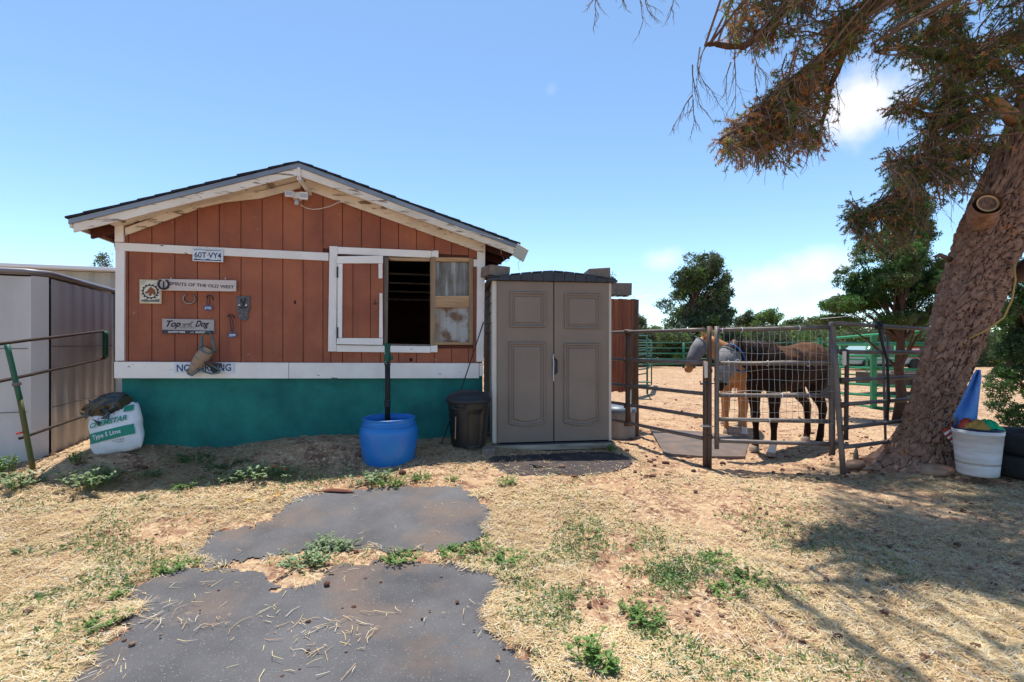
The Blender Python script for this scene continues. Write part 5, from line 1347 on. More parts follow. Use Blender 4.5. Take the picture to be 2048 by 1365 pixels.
# big pine in the middle distance
x, y, _ = pw(1390, 33); z = g(x, y); s_ = 33 / F
def bl_(u, v, ru, rv): return ((u - 1390) * s_, rnd.uniform(-.8, .8), EYE + (HZ - v) * s_ - z, ru * s_, rv * s_)
tree('pine_tree', 'tall dense dark pine standing alone behind the left corral', 'tree', (x, y, z),
     [bl_(1378, 530, 22, 22), bl_(1412, 528, 26, 20), bl_(1395, 552, 42, 22), bl_(1360, 560, 20, 20), bl_(1430, 560, 20, 22), bl_(1400, 590, 55, 22), bl_(1350, 598, 22, 14), bl_(1335, 608, 20, 9), bl_(1438, 602, 24, 20), bl_(1395, 622, 62, 18), bl_(1440, 632, 26, 16), bl_(1350, 640, 32, 18), bl_(1410, 645, 45, 14), bl_(1440, 650, 25, 12)],
     5600, 8, .062, [lf_far, lf_far3, lf_far2], (7, 2.4, .6), .26, None, 5, .85, limbs=60, thr=.43, ns=.9)
fars = [(1275, 30, 630, 60, 'pale juniper just right of the cedar screen, low behind the corral'), (1310, 36, 655, 80, 'low scrubby juniper left of the tall pine, behind the far panels'), (1350, 27 + 4, 668, 70, 'low round shrub at the left foot of the tall pine'),
        (1470, 38, 655, 90, 'low bushy juniper right behind the masked horse heads'), (1500, 42, 622, 70, 'broad grey green juniper left of its taller twin beyond the dark horse'), (1550, 40, 614, 90, 'tallest grey green juniper beyond the dark horse'), (1598, 44, 635, 60, 'small juniper behind the rump of the dark horse'),
        (1640, 36, 648, 80, 'bright low juniper above the latch end of the mesh gate'), (1712, 34, 640, 100, 'wide low juniper beyond the near green panel'), (1775, 32, 630, 90, 'juniper behind the slim steel pole'), (1840, 30, 625, 90, 'juniper beyond the parked car, left of the trunk'),
        (1430, 31, 668, 80, 'low shrub at the right foot of the tall pine'), (1560, 33, 668, 110, 'low green shrub right above the back of the dark horse')]
for i, (u, d, vt, wp, lab) in enumerate(fars):
    far_tree(u, d, vt, wp, lab, 20 + i, wts=((5, 3, 2), (2, 5, 3), (2, 2, 6))[i % 3], n=1000)
far_tree(1218, 24, 533, 60, 'grey green tree top showing behind the block on the shed roof', 60, n=900, wts=(3, 6, 1))
far_tree(205, 24, 502, 95, 'grey green tree top showing above the white outbuilding roof', 61, n=1100, wts=(3, 6, 1))
for i, (u, d, vt, wp, lab) in enumerate([(2020, 20, 600, 160, 'juniper filling the gap right of the pine trunk'), (2120, 24, 560, 160, 'tree just outside the right edge')][:1]):
    far_tree(u, d, vt, wp, lab, 70 + i, n=1400, wts=(4, 2, 4))
# continuous scrub on the horizon
rs = np.random.RandomState(4); n = 9000
uu = rs.uniform(-400, 2500, n); d_ = rs.uniform(45, 75, n); xx = (uu - 1024) / F * d_
hz_ = 1.5 + 2.2 * fbm(xx * .12 + 90, d_ * .2, 3, 2)
pts = np.stack([xx, d_, -.2 + hz_ * rs.uniform(0, 1, n) ** .7], 1)
v, f = leaf_mesh(pts, .16, 7, .25, rs)
o = npmesh('far_scrub', v, f, [lf_far, lf_far2, lf_far3], mi=rs.randint(0, 3, len(f)), kind='stuff'); props(o, 'band of low green scrub along the horizon', 'scrub')

rs = np.random.RandomState(14); n = 16000
uu = rs.uniform(1200, 2300, n); d_ = rs.uniform(30.5, 34, n); xx = (uu - 1024) / F * d_
hz_ = 1.3 + 1.9 * fbm(xx * .35 + 90, d_ * .5, 3, 22)
pts = np.stack([xx, d_, -.2 + hz_ * rs.uniform(0, 1, n) ** .8], 1); mz = fbm(xx * .8 + 30, pts[:, 2] * 1.5 + 9, 3, 5)
v, f = leaf_mesh(pts, .075, 6, .14, rs)
o = npmesh('brush', v, f, [lf_far, lf_far2, lf_far3], mi=np.repeat(np.clip(((mz - .3) / .4 * 3).astype(int), 0, 2), 6), kind='stuff'); props(o, 'continuous low green brush right behind the far corral panels', 'brush')

# near juniper behind the trunk
x, y, _ = pw(1800, 9.0); z = g(x, y); s_ = 9.0 / F
def bj(u, v, ru, rv, dy=0): return ((u - 1800) * s_, dy, EYE + (HZ - v) * s_ - z, ru * s_, rv * s_)
tree('juniper_tree', 'leafy green juniper standing just left behind the big pine trunk', 'tree', (x, y, z),
     [bj(1745, 500, 42, 34), bj(1735, 550, 45, 28, .3), bj(1790, 520, 50, 45), bj(1840, 480, 42, 60, .4), bj(1880, 420, 32, 50, .5), bj(1780, 580, 70, 35), bj(1730, 605, 55, 18, .2), bj(1680, 612, 38, 14), bj(1850, 590, 50, 50), bj(1790, 640, 60, 18), bj(1700, 640, 50, 12, .4), bj(1900, 500, 40, 90, .6)],
     6800, 18, .0165, [lf_d, lf_g, lf_y], (2.6, 3.8, 3.6), .10, None, 8, .8, limbs=60, thr=.44, ns=2.6)
x, y, _ = pw(2075, 6.8); z = g(x, y); s_ = 6.8 / F
def bj2(u, v, ru, rv, dy=0): return ((u - 2075) * s_, dy, EYE + (HZ - v) * s_ - z, ru * s_, rv * s_)
tree('juniper_tree', 'dark low branching juniper right of the big pine trunk at the frame edge', 'tree', (x, y, z),
     [bj2(2040, 640, 45, 45), bj2(2060, 560, 50, 45), bj2(2030, 745, 36, 14), bj2(2010, 812, 30, 14), bj2(2050, 700, 50, 26), bj2(2095, 780, 40, 30), bj2(2100, 600, 60, 80), bj2(2010, 690, 16, 24), bj2(2000, 770, 26, 30), bj2(2035, 840, 34, 18), bj2(1995, 560, 20, 30)],
     3000, 18, .0135, [lf_d, lf_g, lf_y], (4, 4, 2), .09, None, 12, .8, limbs=40, thr=.42, ns=3)

# ---- the big pine
TD = 4.9
base = P(1850, 925, TD); base.z = g(base.x, base.y)
pine = thing('pine_tree', 'huge leaning pine with scaly bark and overhanging dry crown at the right', 'tree', base)
prof = [(945, 1838, 215), (925, 1842, 175), (905, 1846, 145), (880, 1850, 120), (850, 1857, 112), (823, 1863, 110), (767, 1880, 112), (711, 1897, 122), (656, 1919, 131), (600, 1938, 143), (525, 1962, 138), (445, 1992, 142), (340, 2036, 138), (249, 2075, 136), (150, 2110, 128), (0, 2150, 110), (-200, 2190, 95), (-450, 2230, 75), (-700, 2260, 50)]
nh, na = 560, 230
pv = np.array([p[0] for p in prof], float); pu = np.array([p[1] for p in prof], float); pwid = np.array([p[2] for p in prof], float)
pz = EYE - (pv - HZ) / F * TD; px2 = (pu - 1024) / F * TD; prr = pwid / F * TD * .5 * .71
zs = np.concatenate([np.linspace(pz[0] - .08, 2.9, int(nh * .8)), np.linspace(2.95, pz[-1], int(nh * .2))])
cx = np.interp(zs, pz, px2); cr = np.interp(zs, pz, prr); th = np.linspace(0, 2 * math.pi, na, endpoint=False)
TH, ZS = np.meshgrid(th, zs); CX = np.repeat(cx[:, None], na, 1); CR = np.repeat(cr[:, None], na, 1)
# periodic coordinate: use whole number of cells round the trunk
per_ = 30
def pvor(th, z, per, zsc, s):
    u = th / (2 * math.pi) * per
    wob = (fbm(np.cos(th) * 5 + z * 3 + 30, np.sin(th) * 5 + z * 3.3 + 30, 5, s) - .5)
    x = u + wob * 2.2; yv = z * zsc + wob * 1.4
    ix, iy = np.floor(x), np.floor(yv); f1 = np.full(x.shape, 9.); f2 = f1.copy(); idv = f1 * 0
    for dx in (-1, 0, 1):
        for dy in (-1, 0, 1):
            cx_, cy_ = ix + dx, iy + dy; hxx = np.mod(cx_, per)
            a = cx_ + .1 + .8 * hash2(hxx, cy_, s); b = cy_ + .1 + .8 * hash2(hxx, cy_, s + 5)
            d = np.hypot(x - a, yv - b); nw = d < f1
            f2 = np.where(nw, f1, np.minimum(f2, d)); idv = np.where(nw, hash2(hxx, cy_, s + 9), idv); f1 = np.where(nw, d, f1)
    return f1, f2, idv
f1, f2, idv = pvor(TH, ZS, per_, 8.5, 3)
pl = np.clip((f2 - f1) / .34, 0, 1); pl = pl * pl * (3 - 2 * pl)
g1, g2, idg = pvor(TH + 0, ZS + 7, 60, 30, 13)
fine = np.clip((g2 - g1) / .35, 0, 1)
dis = pl * (.010 + .022 * idv) + fine * .007 + (fbm(np.cos(TH) * 22 + 40, ZS * 26 + np.sin(TH) * 22 + 40, 4, 4) - .5) * .03 + (fbm(np.cos(TH) * 4 + 60, ZS * 1.2 + np.sin(TH) * 4 + 60, 3, 14) - .5) * .06
low = np.clip((.55 + base.z - ZS) / .55, 0, 1)
root = low ** 2 * (.17 * np.maximum(0, np.cos((TH - math.pi) * 1)) ** 2 + .05 * np.maximum(0, np.cos(3 * TH + .5)))
RR = CR + dis - .015 + root + (fbm(np.cos(TH) + 5, np.sin(TH) + ZS * .9 + 5, 2, 6) - .5) * .06
vs = np.stack([(CX + RR * np.cos(TH)).ravel() - base.x, (TD + RR * np.sin(TH)).ravel() - base.y, ZS.ravel() - base.z], 1)
nrw = len(zs)
i0 = (np.arange(nrw - 1)[:, None] * na + np.arange(na)[None, :]).ravel(); i1 = (np.arange(nrw - 1)[:, None] * na + (np.arange(na)[None, :] + 1) % na).ravel()
fc = np.stack([i0, i1, i1 + na, i0 + na], 1)
mi = (pl[:-1] < .10).ravel().astype(int)
tr = npmesh('trunk', vs, fc, [bark, bark_deep], pine, mi, smooth=True)
# roots
def addpine(m, nm, mats, smooth=True, par=pine, kind=None): return m.build(nm, mats, par, smooth=smooth, rel=base, kind=kind)
m = MB(); m.tube([P(1810, 890, 5.1), P(1785, 915, 5.0), P(1760, 930, 4.9), P(1728, 940, 4.8)], [.10, .07, .045, .012], 12); m.jit(.006, 3); addpine(m, 'root', bark)
m = MB(); m.tube([P(1890, 915, 4.95), P(1905, 935, 4.8), P(1905, 950, 4.6)], [.08, .05, .015], 12); m.jit(.008, 4); addpine(m, 'root', bark)
# sawn stubs
m = MB(); c = P(1966, 412, 4.62); m.tube([c + Vector((.36, .34, -.16)), c + Vector((.06, .07, -.03)), c + Vector((-.005, -.05, .008))], [.13, .115, .112], 20, caps=False); m.jit(.003, 2); addpine(m, 'cut_stub', bark)
m = MB(); c2 = c + Vector((-.005, -.052, .008)); rr_ = [Vector((c2.x + .112 * math.cos(q), c2.y + .0, c2.z + .078 * math.sin(q))) for q in np.linspace(0, 2 * math.pi, 24, endpoint=False)]
m.add([p + Vector((0, -.002, 0)) for p in rr_] + [Vector(c2) + (p - c2) * .80 + Vector((0, .004, 0)) for p in rr_], [(i, (i + 1) % 24, (i + 1) % 24 + 24, i + 24) for i in range(24)]); addpine(m, 'stub_rim', M('fresh_cut_rim', (.46, .30, .17)), False)
m = MB(); m.add([Vector(c2) + (p - c2) * .82 + Vector((0, .003, 0)) for p in rr_], [tuple(range(24))[::-1]]); addpine(m, 'stub_face', M('cut_face', (.20, .12, .08), .9, (.08, .05, .04), 30), False)
m = MB(); m.tube([P(2040, 250, 5.0), P(2012, 222, 4.75), P(1990, 206, 4.6), P(1972, 194, 4.5)], [.09, .06, .055, .045], 14); m.jit(.004, 3); addpine(m, 'broken_stub', M('pale_broken_wood', (.38, .23, .12), .9, (.22, .13, .08), 10, bump=.8))
m = MB(); m.tube([P(2005, 232, 4.55), P(1980, 224, 4.45), P(1943, 228, 4.35)], [.022, .014, .008], 8); addpine(m, 'bare_twig', twig_g)
m = MB(); m.tube([P(1950, 590, 5.0), P(2040, 545, 4.9), P(2075, 520, 4.7), P(2120, 470, 4.5)], [.10, .09, .08, .07], 12); addpine(m, 'limb', bark2)
m = MB(); m.tube([P(1900, 520, 5.0), P(1880, 510, 4.95), P(1866, 514, 4.9)], [.03, .018, .006], 8); addpine(m, 'bare_twig', twig_m)
# main limbs (pixel, depth)
limbs_ = [
    ([(2150, -10, 4.9), (2060, -60, 4.6), (1900, -60, 4.3), (1780, -20, 4.1), (1720, 40, 4.0), (1648, 123, 3.9), (1550, 188, 3.8), (1490, 250, 3.8), (1440, 285, 3.8)], .085),
    ([(1780, -20, 4.1), (1700, -80, 3.9), (1600, -30, 3.8), (1550, 40, 3.75), (1490, 90, 3.7), (1433, 90, 3.65), (1410, 92, 3.6)], .05),
    ([(1760, -20, 4.1), (1732, 10, 4.2), (1688, 100, 4.2), (1655, 190, 4.2), (1636, 290, 4.2)], .045),
    ([(2120, 80, 4.9), (2048, 78, 4.7), (1985, 88, 4.6), (1930, 120, 4.5), (1895, 170, 4.5), (1872, 240, 4.5), (1850, 310, 4.5)], .06),
    ([(1930, 120, 4.5), (1860, 110, 4.4), (1800, 95, 4.4), (1750, 105, 4.3)], .03),
    ([(2060, 190, 4.9), (1990, 130, 5.0), (1900, 60, 5.0), (1840, 20, 5.0), (1790, -30, 5.0)], .04),
    ([(2070, 300, 5.1), (1960, 300, 5.2), (1870, 330, 5.3), (1800, 380, 5.4), (1740, 420, 5.4), (1700, 440, 5.4)], .045),
    ([(1872, 240, 4.5), (1820, 215, 4.4), (1765, 235, 4.4)], .022),
    ([(1850, 310, 4.5), (1810, 320, 4.5), (1765, 325, 4.5)], .02),
    ([(2180, -100, 4.9), (2250, -300, 4.2), (2150, -450, 3.5), (1950, -500, 3.2)], .08),
    ([(2180, -150, 4.9), (2350, -100, 4.2), (2300, 50, 3.7)], .06),
    ([(2180, -250, 4.9), (2000, -500, 4.4), (1750, -560, 3.9), (1500, -600, 3.4)], .06),
    ([(2180, -250, 4.9), (2300, -600, 3.8), (2300, -800, 3.0), (2000, -900, 2.5)], .06),
    ([(1700, -80, 3.9), (1560, -130, 3.7), (1400, -110, 3.6), (1290, -60, 3.6), (1210, -20, 3.6)], .03),
]
LM = []
m = MB()
def jitter_line(pts, k=4, amp=.02, q=rnd):
    out = []
    for i in range(len(pts) - 1):
        for j in range(k):
            p = pts[i].lerp(pts[i + 1], j / k)
            if i or j: p = p + Vector((q.uniform(-amp, amp), q.uniform(-amp, amp), q.uniform(-amp, amp)))
            out.append(p)
    out.append(pts[-1]); return out
for pts, r_ in limbs_:
    line = jitter_line([P(*p) for p in pts], 4, .015)
    n = len(line); m = MB(); m.tube(line, [r_ * (1 - .82 * i / (n - 1)) + .004 for i in range(n)], 8); addpine(m, 'limb', bark2)
    LM += [(p, r_) for p in line]
LP = np.array([tuple(p) for p, _ in LM])
# foliage regions in 3-D (given through the lens once, then plain world points)
def region(poly, dmin, dmax, n, kind, seed):
    rs = np.random.RandomState(seed); u = np.array([p[0] for p in poly]); v = np.array([p[1] for p in poly]); out = []
    while len(out) < n:
        a = rs.uniform(u.min(), u.max(), 2000); b = rs.uniform(v.min(), v.max(), 2000); k = inside(poly, a, b)
        k &= fbm(a / 24, b / 24, 2, seed) > .46
        for x_, y_ in zip(a[k], b[k]): out.append((P(x_, y_, rs.uniform(dmin, dmax)), kind))
    return out[:n]
anch = []
anch += region([(1440, -30), (1770, -30), (1745, 60), (1700, 100), (1660, 160), (1650, 260), (1600, 310), (1540, 250), (1560, 170), (1540, 120), (1480, 95), (1445, 50)], 3.5, 4.5, 220, 0, 1)
anch += region([(1415, 240), (1470, 230), (1540, 170), (1620, 190), (1650, 260), (1610, 310), (1560, 335), (1480, 330), (1440, 300)], 3.6, 4.2, 105, 1, 2)
anch += region([(1770, -30), (2100, -30), (2100, 250), (1990, 290), (1900, 270), (1860, 170), (1790, 120), (1740, 120), (1740, 60)], 3.9, 5.6, 330, 2, 3)
anch += region([(1760, 190), (1860, 180), (2000, 200), (1990, 300), (1900, 270), (1800, 260)], 4.2, 5.2, 90, 3, 4)
anch += region([(1755, 300), (1860, 270), (1985, 290), (1960, 400), (1870, 410), (1780, 380)], 4.2, 5.6, 140, 3, 5)
anch += region([(1690, 400), (1760, 375), (1850, 390), (1870, 480), (1790, 510), (1700, 480)], 5.0, 5.7, 110, 4, 6)
# crown beyond the frame, which throws the shade on the right foreground
rs = np.random.RandomState(8)
for i in range(3400):
    x_, y_ = rs.uniform(1.0, 6.6), rs.uniform(2.4, 7.0)
    z_ = rs.uniform(1.6 + .76 * y_, 2.3 + .76 * y_)
    if x_ < 1.0 + (y_ - 2.2) * .35: continue
    if float(fbm(np.array(x_ * 1.0 - y_ * .9 + 40), np.array(x_ * 1.6 + y_ * 4.0 + 40), 3, 77)) < ((.52 if x_ > 3 else .53) if y_ < 4 else .46): continue
    anch.append((Vector((x_, y_, z_)), 5))
MIX = {0: (.48, .07, .20, .25), 1: (.24, .06, .27, .43), 2: (.52, .28, .13, .07), 3: (.38, .32, .20, .10), 4: (.32, .46, .12, .10), 5: (.45, .3, .25, 0)}
tw = MB(); TP = []; TDv = []; TM = []; q = random.Random(21)
for a, kd in anch:
    dd_ = np.linalg.norm(LP - np.array(tuple(a)), axis=1); j = int(np.argmin(dd_ + np.random.RandomState(int(a.x * 1e4) % 9999).uniform(0, .25, len(dd_))))
    s = Vector(LP[j]); L_ = (a - s).length
    if L_ > 1.3: s = a + (s - a).normalized() * 1.1; L_ = 1.1
    mid = s.lerp(a, .5) + Vector((q.uniform(-.1, .1), q.uniform(-.1, .1), q.uniform(-.02, .14))) * max(L_, .2)
    tip = a + Vector((0, 0, -.06))
    tw.tube([s, s.lerp(mid, .55), mid, mid.lerp(a, .6) , a, tip], [.009, .008, .007, .006, .005, .003], 4, caps=False)
    ntf = 10 if kd != 5 else 13
    for k in range(ntf):
        f = q.uniform(.25, 1); p = (mid.lerp(a, (f - .5) * 2) if f > .5 else s.lerp(mid, f * 2))
        dr = Vector((q.uniform(-1, 1), q.uniform(-1, 1), q.uniform(-1.1, .6))).normalized(); l_ = q.uniform(.05, .15)
        e1 = p + dr * l_ * .5 + Vector((0, 0, -.01)); e2 = p + dr * l_ + Vector((0, 0, -.03))
        tw.tube([p, e1, e2], [.0026, .0022, .0015], 3, mi=1 if q.random() < .4 else 0, caps=False)
        if kd in (0, 1, 3) and q.random() < .22:   # bare hanging twigs
            e3 = e2 + Vector((q.uniform(-.05, .05), q.uniform(-.05, .05), -q.uniform(.04, .13))); tw.tube([e2, e2.lerp(e3, .5) + Vector((q.uniform(-.02, .02), 0, 0)), e3], [.0022, .002, .0012], 3, mi=1 if q.random() < .5 else 0, caps=False)
            continue
        r_ = q.random(); mx = MIX[kd]; ml = 0 if r_ < mx[0] else 1 if r_ < mx[0] + mx[1] else 2 if r_ < mx[0] + mx[1] + mx[2] else 3
        TP.append(tuple(e2)); TDv.append(tuple((e2 - p).normalized())); TM.append(ml)
addpine(tw, 'twigs', [twig_m, twig_g], smooth=False, kind='stuff')
TP = np.array(TP); TDv = np.array(TDv); TM = np.array(TM)
def needles(TP, TDv, TM, per, ln, w, seed=3):
    rs = np.random.RandomState(seed); n = len(TP) * per
    o_ = np.repeat(TP, per, 0) - np.repeat(TDv, per, 0) * rs.uniform(0, .05, (n, 1)); d = np.repeat(TDv, per, 0) * .6 + rs.normal(0, .6, (n, 3)); d /= np.linalg.norm(d, axis=1)[:, None]
    L_ = ln * rs.uniform(.6, 1.2, (n, 1)); b = np.cross(d, rs.normal(0, 1, (n, 3))); b /= np.linalg.norm(b, axis=1)[:, None]
    v = np.stack([o_ - b * w, o_ + b * w, o_ + d * L_], 1).reshape(-1, 3)
    return v, np.arange(n * 3).reshape(-1, 3), np.repeat(TM, per)
v, f, mi = needles(TP, TDv, TM, 26, .034, .0030)
npmesh('needles', v, f, [nd_g, nd_d, nd_b, nd_o], pine, mi, rel=base, kind='stuff')
print('needle tris', len(f))
# bare dead twigs against the sky
dt = MB(); q = random.Random(77)
def dead(p, d, L_, r_, lv):
    k = 5; pts = [p]; dd_ = Vector(d)
    for i in range(k):
        dd_ = (dd_ + Vector((q.uniform(-.28, .28), q.uniform(-.15, .15), q.uniform(-.3, .14)))).normalized(); pts.append(pts[-1] + dd_ * L_ / k)
    dt.tube(pts, [r_ * (1 - .75 * i / k) for i in range(k + 1)], 4, caps=False)
    if lv > 0:
        for i in range(1, k + 1):
            if q.random() < .85:
                nd = (dd_ + Vector((q.uniform(-.9, .9), q.uniform(-.3, .3), q.uniform(-.8, .3)))).normalized(); dead(pts[i], nd, L_ * q.uniform(.3, .6), r_ * .55, lv - 1)
for (u, v_, d_, du, dv, L_) in ((1412, 92, 3.6, -.6, -.6, .28), (1400, 95, 3.6, -.35, -.9, .42), (1385, 130, 3.6, -.05, -1, .38), (1385, 190, 3.6, -.5, -.8, .25), (1386, 200, 3.6, .1, -1, .2), (1470, 100, 3.7, -.3, -1, .42), (1462, 125, 3.7, -.6, -.9, .28), (1510, 100, 3.8, -.15, -1, .34), (1512, 130, 3.8, .1, -1, .3),
                          (1197, -30, 3.6, -.1, -1, .26), (1205, -20, 3.6, -.7, -.5, .15), (1240, -30, 3.6, .1, -1, .2), (1275, -25, 3.6, .2, -1, .26), (1290, -30, 3.6, -.2, -1, .24), (1352, -30, 3.6, 0, -1, .24), (1230, -20, 3.6, .5, -.8, .1),
                          (1640, 280, 4.2, 0, -1, .15), (1655, 240, 4.2, .3, -1, .22), (1620, 290, 4.2, -.1, -1, .2), (1580, 310, 4.0, -.1, -1, .12), (1670, 150, 4.1, .3, -.9, .3), (1850, 340, 4.5, 0, -1, .35), (1880, 330, 4.5, .2, -1, .4), (1830, 350, 4.5, -.3, -1, .3), (1865, 400, 4.5, 0, -1, .2), (1790, 200, 4.4, -.5, -.8, .2), (1920, 260, 4.4, -.5, -.5, .35), (1940, 270, 4.4, -.9, -.5, .4), (1900, 300, 4.5, -.8, -.5, .4), (1760, 100, 4.3, -.2, -1, .2)):
    dead(P(u, v_, d_), (du, 0, dv), L_, .0055, 2)
addpine(dt, 'dead_twigs', twig_m, smooth=False, kind='stuff')

# rope on the trunk
m = MB(); b5 = P(2030, 530, 4.5)
m.tube([P(2028, 528, 4.55) - b5, P(2031, 560, 4.5) - b5, P(2024, 600, 4.5) - b5, P(2008, 635, 4.5) - b5, P(1975, 660, 4.55) - b5, P(1938, 678, 4.62) - b5], .008, 6)
o = m.build('rope', rope_y, smooth=True); o.location = b5; props(o, 'frayed yellow rope hanging against the pine trunk', 'rope')
# blue flag hanging at trunk
t = thing('blue_flag', 'blue cloth flag hanging limp against the right side of the trunk', 'flag', P(1956, 742, 4.42))
bs = t.location
def cloth(cols_, d0, mat, nm, fold=.03, seed=1, par=t, nj=12):
    m = MB(); n = len(cols_); q = random.Random(seed)
    for (ul, vl, ur, vr) in cols_:
        for j in range(nj + 1):
            f_ = j / nj; p = P(ul + (ur - ul) * f_, vl + (vr - vl) * f_, d0 + fold * math.sin(f_ * 9 + vl * .03) - .02 * f_); m.v.append(tuple(p - par.location))
    for i in range(n - 1):
        for j in range(nj): b_ = i * (nj + 1) + j; m.f.append((b_, b_ + 1, b_ + nj + 2, b_ + nj + 1)); m.m.append(0)
    o = m.build(nm, mat, par, smooth=True); s = o.modifiers.new('s', 'SOLIDIFY'); s.thickness = .003; return o
cloth([(1953, 740, 1961, 740), (1944, 755, 1962, 756), (1934, 775, 1960, 778), (1922, 802, 1957, 806), (1908, 828, 1955, 836), (1906, 838, 1952, 858)], 4.36, blue_cl, 'cloth')
cloth([(1912, 834, 1945, 838), (1910, 845, 1944, 850), (1905, 858, 1940, 860), (1900, 868, 1932, 862)], 4.46, M('pale_blue_cloth', (.16, .26, .50), .8), 'lower_fold')
t = thing('striped_flag', 'small red and white striped flag end below the blue cloth', 'flag', P(1897, 868, 4.40))
for i in range(6):
    m = MB(); a, b_ = P(1884 + i * 3.4, 863 + i * 4, 4.40), P(1906 + i * 3, 850 + i * 3.4, 4.43); c, d_ = P(1884 + i * 3.4 + 3.4, 863 + i * 4 + 4, 4.40), P(1906 + i * 3 + 3, 850 + i * 3.4 + 3.4, 4.43)
    o_ = Vector((0, .003, 0)); m.add([a - t.location, c - t.location, d_ - t.location, b_ - t.location, a + o_ - t.location, c + o_ - t.location, d_ + o_ - t.location, b_ + o_ - t.location], [(0, 1, 2, 3), (7, 6, 5, 4), (0, 4, 5, 1), (1, 5, 6, 2), (2, 6, 7, 3), (3, 7, 4, 0)])
    m.build('stripe', clr if i % 2 == 0 else clw, t)
# bucket
bc = P(1955, 950, 4.28); bc.z = EYE - (958 - HZ) / F * 4.13
t = thing('white_bucket', 'big white plastic tub filled with coloured cloths beside the trunk', 'tub', bc)
hb = .40
m = MB(); m.lathe([(0, 0), (.135, 0), (.142, .012), (.158, .2), (.172, hb - .03), (.176, hb - .028), (.176, hb - .02), (.172, hb - .018), (.178, hb), (.172, hb + .004), (.167, hb - .01), (.15, .1), (0, .09)], n=44); m.build('tub', bucket_m, t, smooth=True)
m = MB(); m.lathe([(.166, hb - .02), (.174, hb + .012), (.16, hb + .02), (.10, hb + .015), (0, hb + .02)], n=40); m.jit(.003); m.build('liner', M('dark_liner', (.012, .014, .03), .45), t, smooth=True)
def heap(nm, lab, cat, mat, ox, oy, oz, w, d, h, seed):
    q = random.Random(seed); m = MB(); n = 14; k = 8
    for i in range(k + 1):
        for j in range(n):
            a_ = 2 * math.pi * j / n; r_ = i / k
            m.v.append((w * r_ * math.cos(a_) * (1 + .15 * math.sin(a_ * 3 + seed)), d * r_ * math.sin(a_), h * (1 - r_ ** 2) + .015 * math.sin(a_ * 4 + r_ * 9 + seed) * (r_ > .1) - .02 * r_))
    for i in range(k):
        for j in range(n): m.f.append((i * n + j, i * n + (j + 1) % n, (i + 1) * n + (j + 1) % n, (i + 1) * n + j)); m.m.append(0)
    o = m.build(nm, mat, smooth=True); o.location = bc + Vector((ox, oy, oz)); o.rotation_euler = (0, 0, seed); props(o, lab, cat); return o
heap('cloth', 'crumpled green cloth heaped on the right of the white tub', 'cloth', clg, .065, -.02, hb + .035, .12, .08, .055, 2)
heap('cloth', 'ochre yellow cloth in the middle of the white tub', 'cloth', cly, -.035, -.04, hb + .03, .10, .08, .06, 3)
heap('cloth', 'red cloth at the back left of the white tub', 'cloth', clr, -.06, .04, hb + .025, .10, .07, .07, 4)
# tyres
for i, (u, v_, d_, lab) in enumerate(((2052, 930, 4.4, 'bottom black tyre of the stack right of the white tub'), (2058, 885, 4.4, 'top black tyre of the stack right of the white tub'))):
    p = P(u, v_, d_); p.z = g(p.x, p.y) + .11 + i * .21
    t = thing('tyre', lab, 'tyre', p, 0, 'stacked tyres by the tub')
    m = MB(); n = 56; rings = []
    for (r_, z) in ((.17, -.05), (.19, -.085), (.25, -.10), (.285, -.07), (.29, 0), (.285, .07), (.25, .10), (.19, .085), (.17, .05), (.165, 0), (.17, -.05)):
        rings.append([((r_ - (.006 if j % 4 < 2 and r_ > .28 else 0)) * math.cos(2 * math.pi * j / n), (r_ - (.006 if j % 4 < 2 and r_ > .28 else 0)) * math.sin(2 * math.pi * j / n), z) for j in range(n)])
    m.loft(rings, cap=False); m.build('tread', blackr, t, smooth=True)
# rocks
def rock(p, s, lab, seed, mat=rock_m, cat='rock', fl=.6):
    q = random.Random(seed); m = MB(); n, k = 14, 8
    for i in range(k + 1):
        a_ = math.pi * i / k
        for j in range(n):
            b_ = 2 * math.pi * j / n; r_ = s * (1 + .16 * math.sin(b_ * 2 + seed + a_ * 3) + q.uniform(-.06, .06)); m.v.append((r_ * math.sin(a_) * math.cos(b_) * 1.3, r_ * math.sin(a_) * math.sin(b_), r_ * math.cos(a_) * fl))
    for i in range(k):
        for j in range(n): m.f.append((i * n + j, i * n + (j + 1) % n, (i + 1) * n + (j + 1) % n, (i + 1) * n + j)); m.m.append(0)
    o = m.build('rock', mat, smooth=True); o.location = p; props(o, lab, cat, 'rocks about the pine foot'); return o
rock(gp(1872, 946) + Vector((0, 0, .02)), .13, 'large tan rock half buried right under the pine trunk', 1, fl=.45)
rock(gp(1712, 935) + Vector((0, 0, .02)), .09, 'small reddish rock beside the leaning fence post', 2)
rock(gp(1828, 934) + Vector((0, 0, .0)), .10, 'flat tan rock in front of the trunk root', 3, fl=.3)
m = MB(); c = gp(1712, 922); m.tube([c - Vector((0, 0, .05)), c + Vector((0, 0, .08)), c + Vector((.005, 0, .16))], [.03, .025, .004], 7); o = m.build('wooden_stake', grey_wood, rel=c); o.location = c; props(o, 'short pointed grey stake beside the leaning post', 'stake')

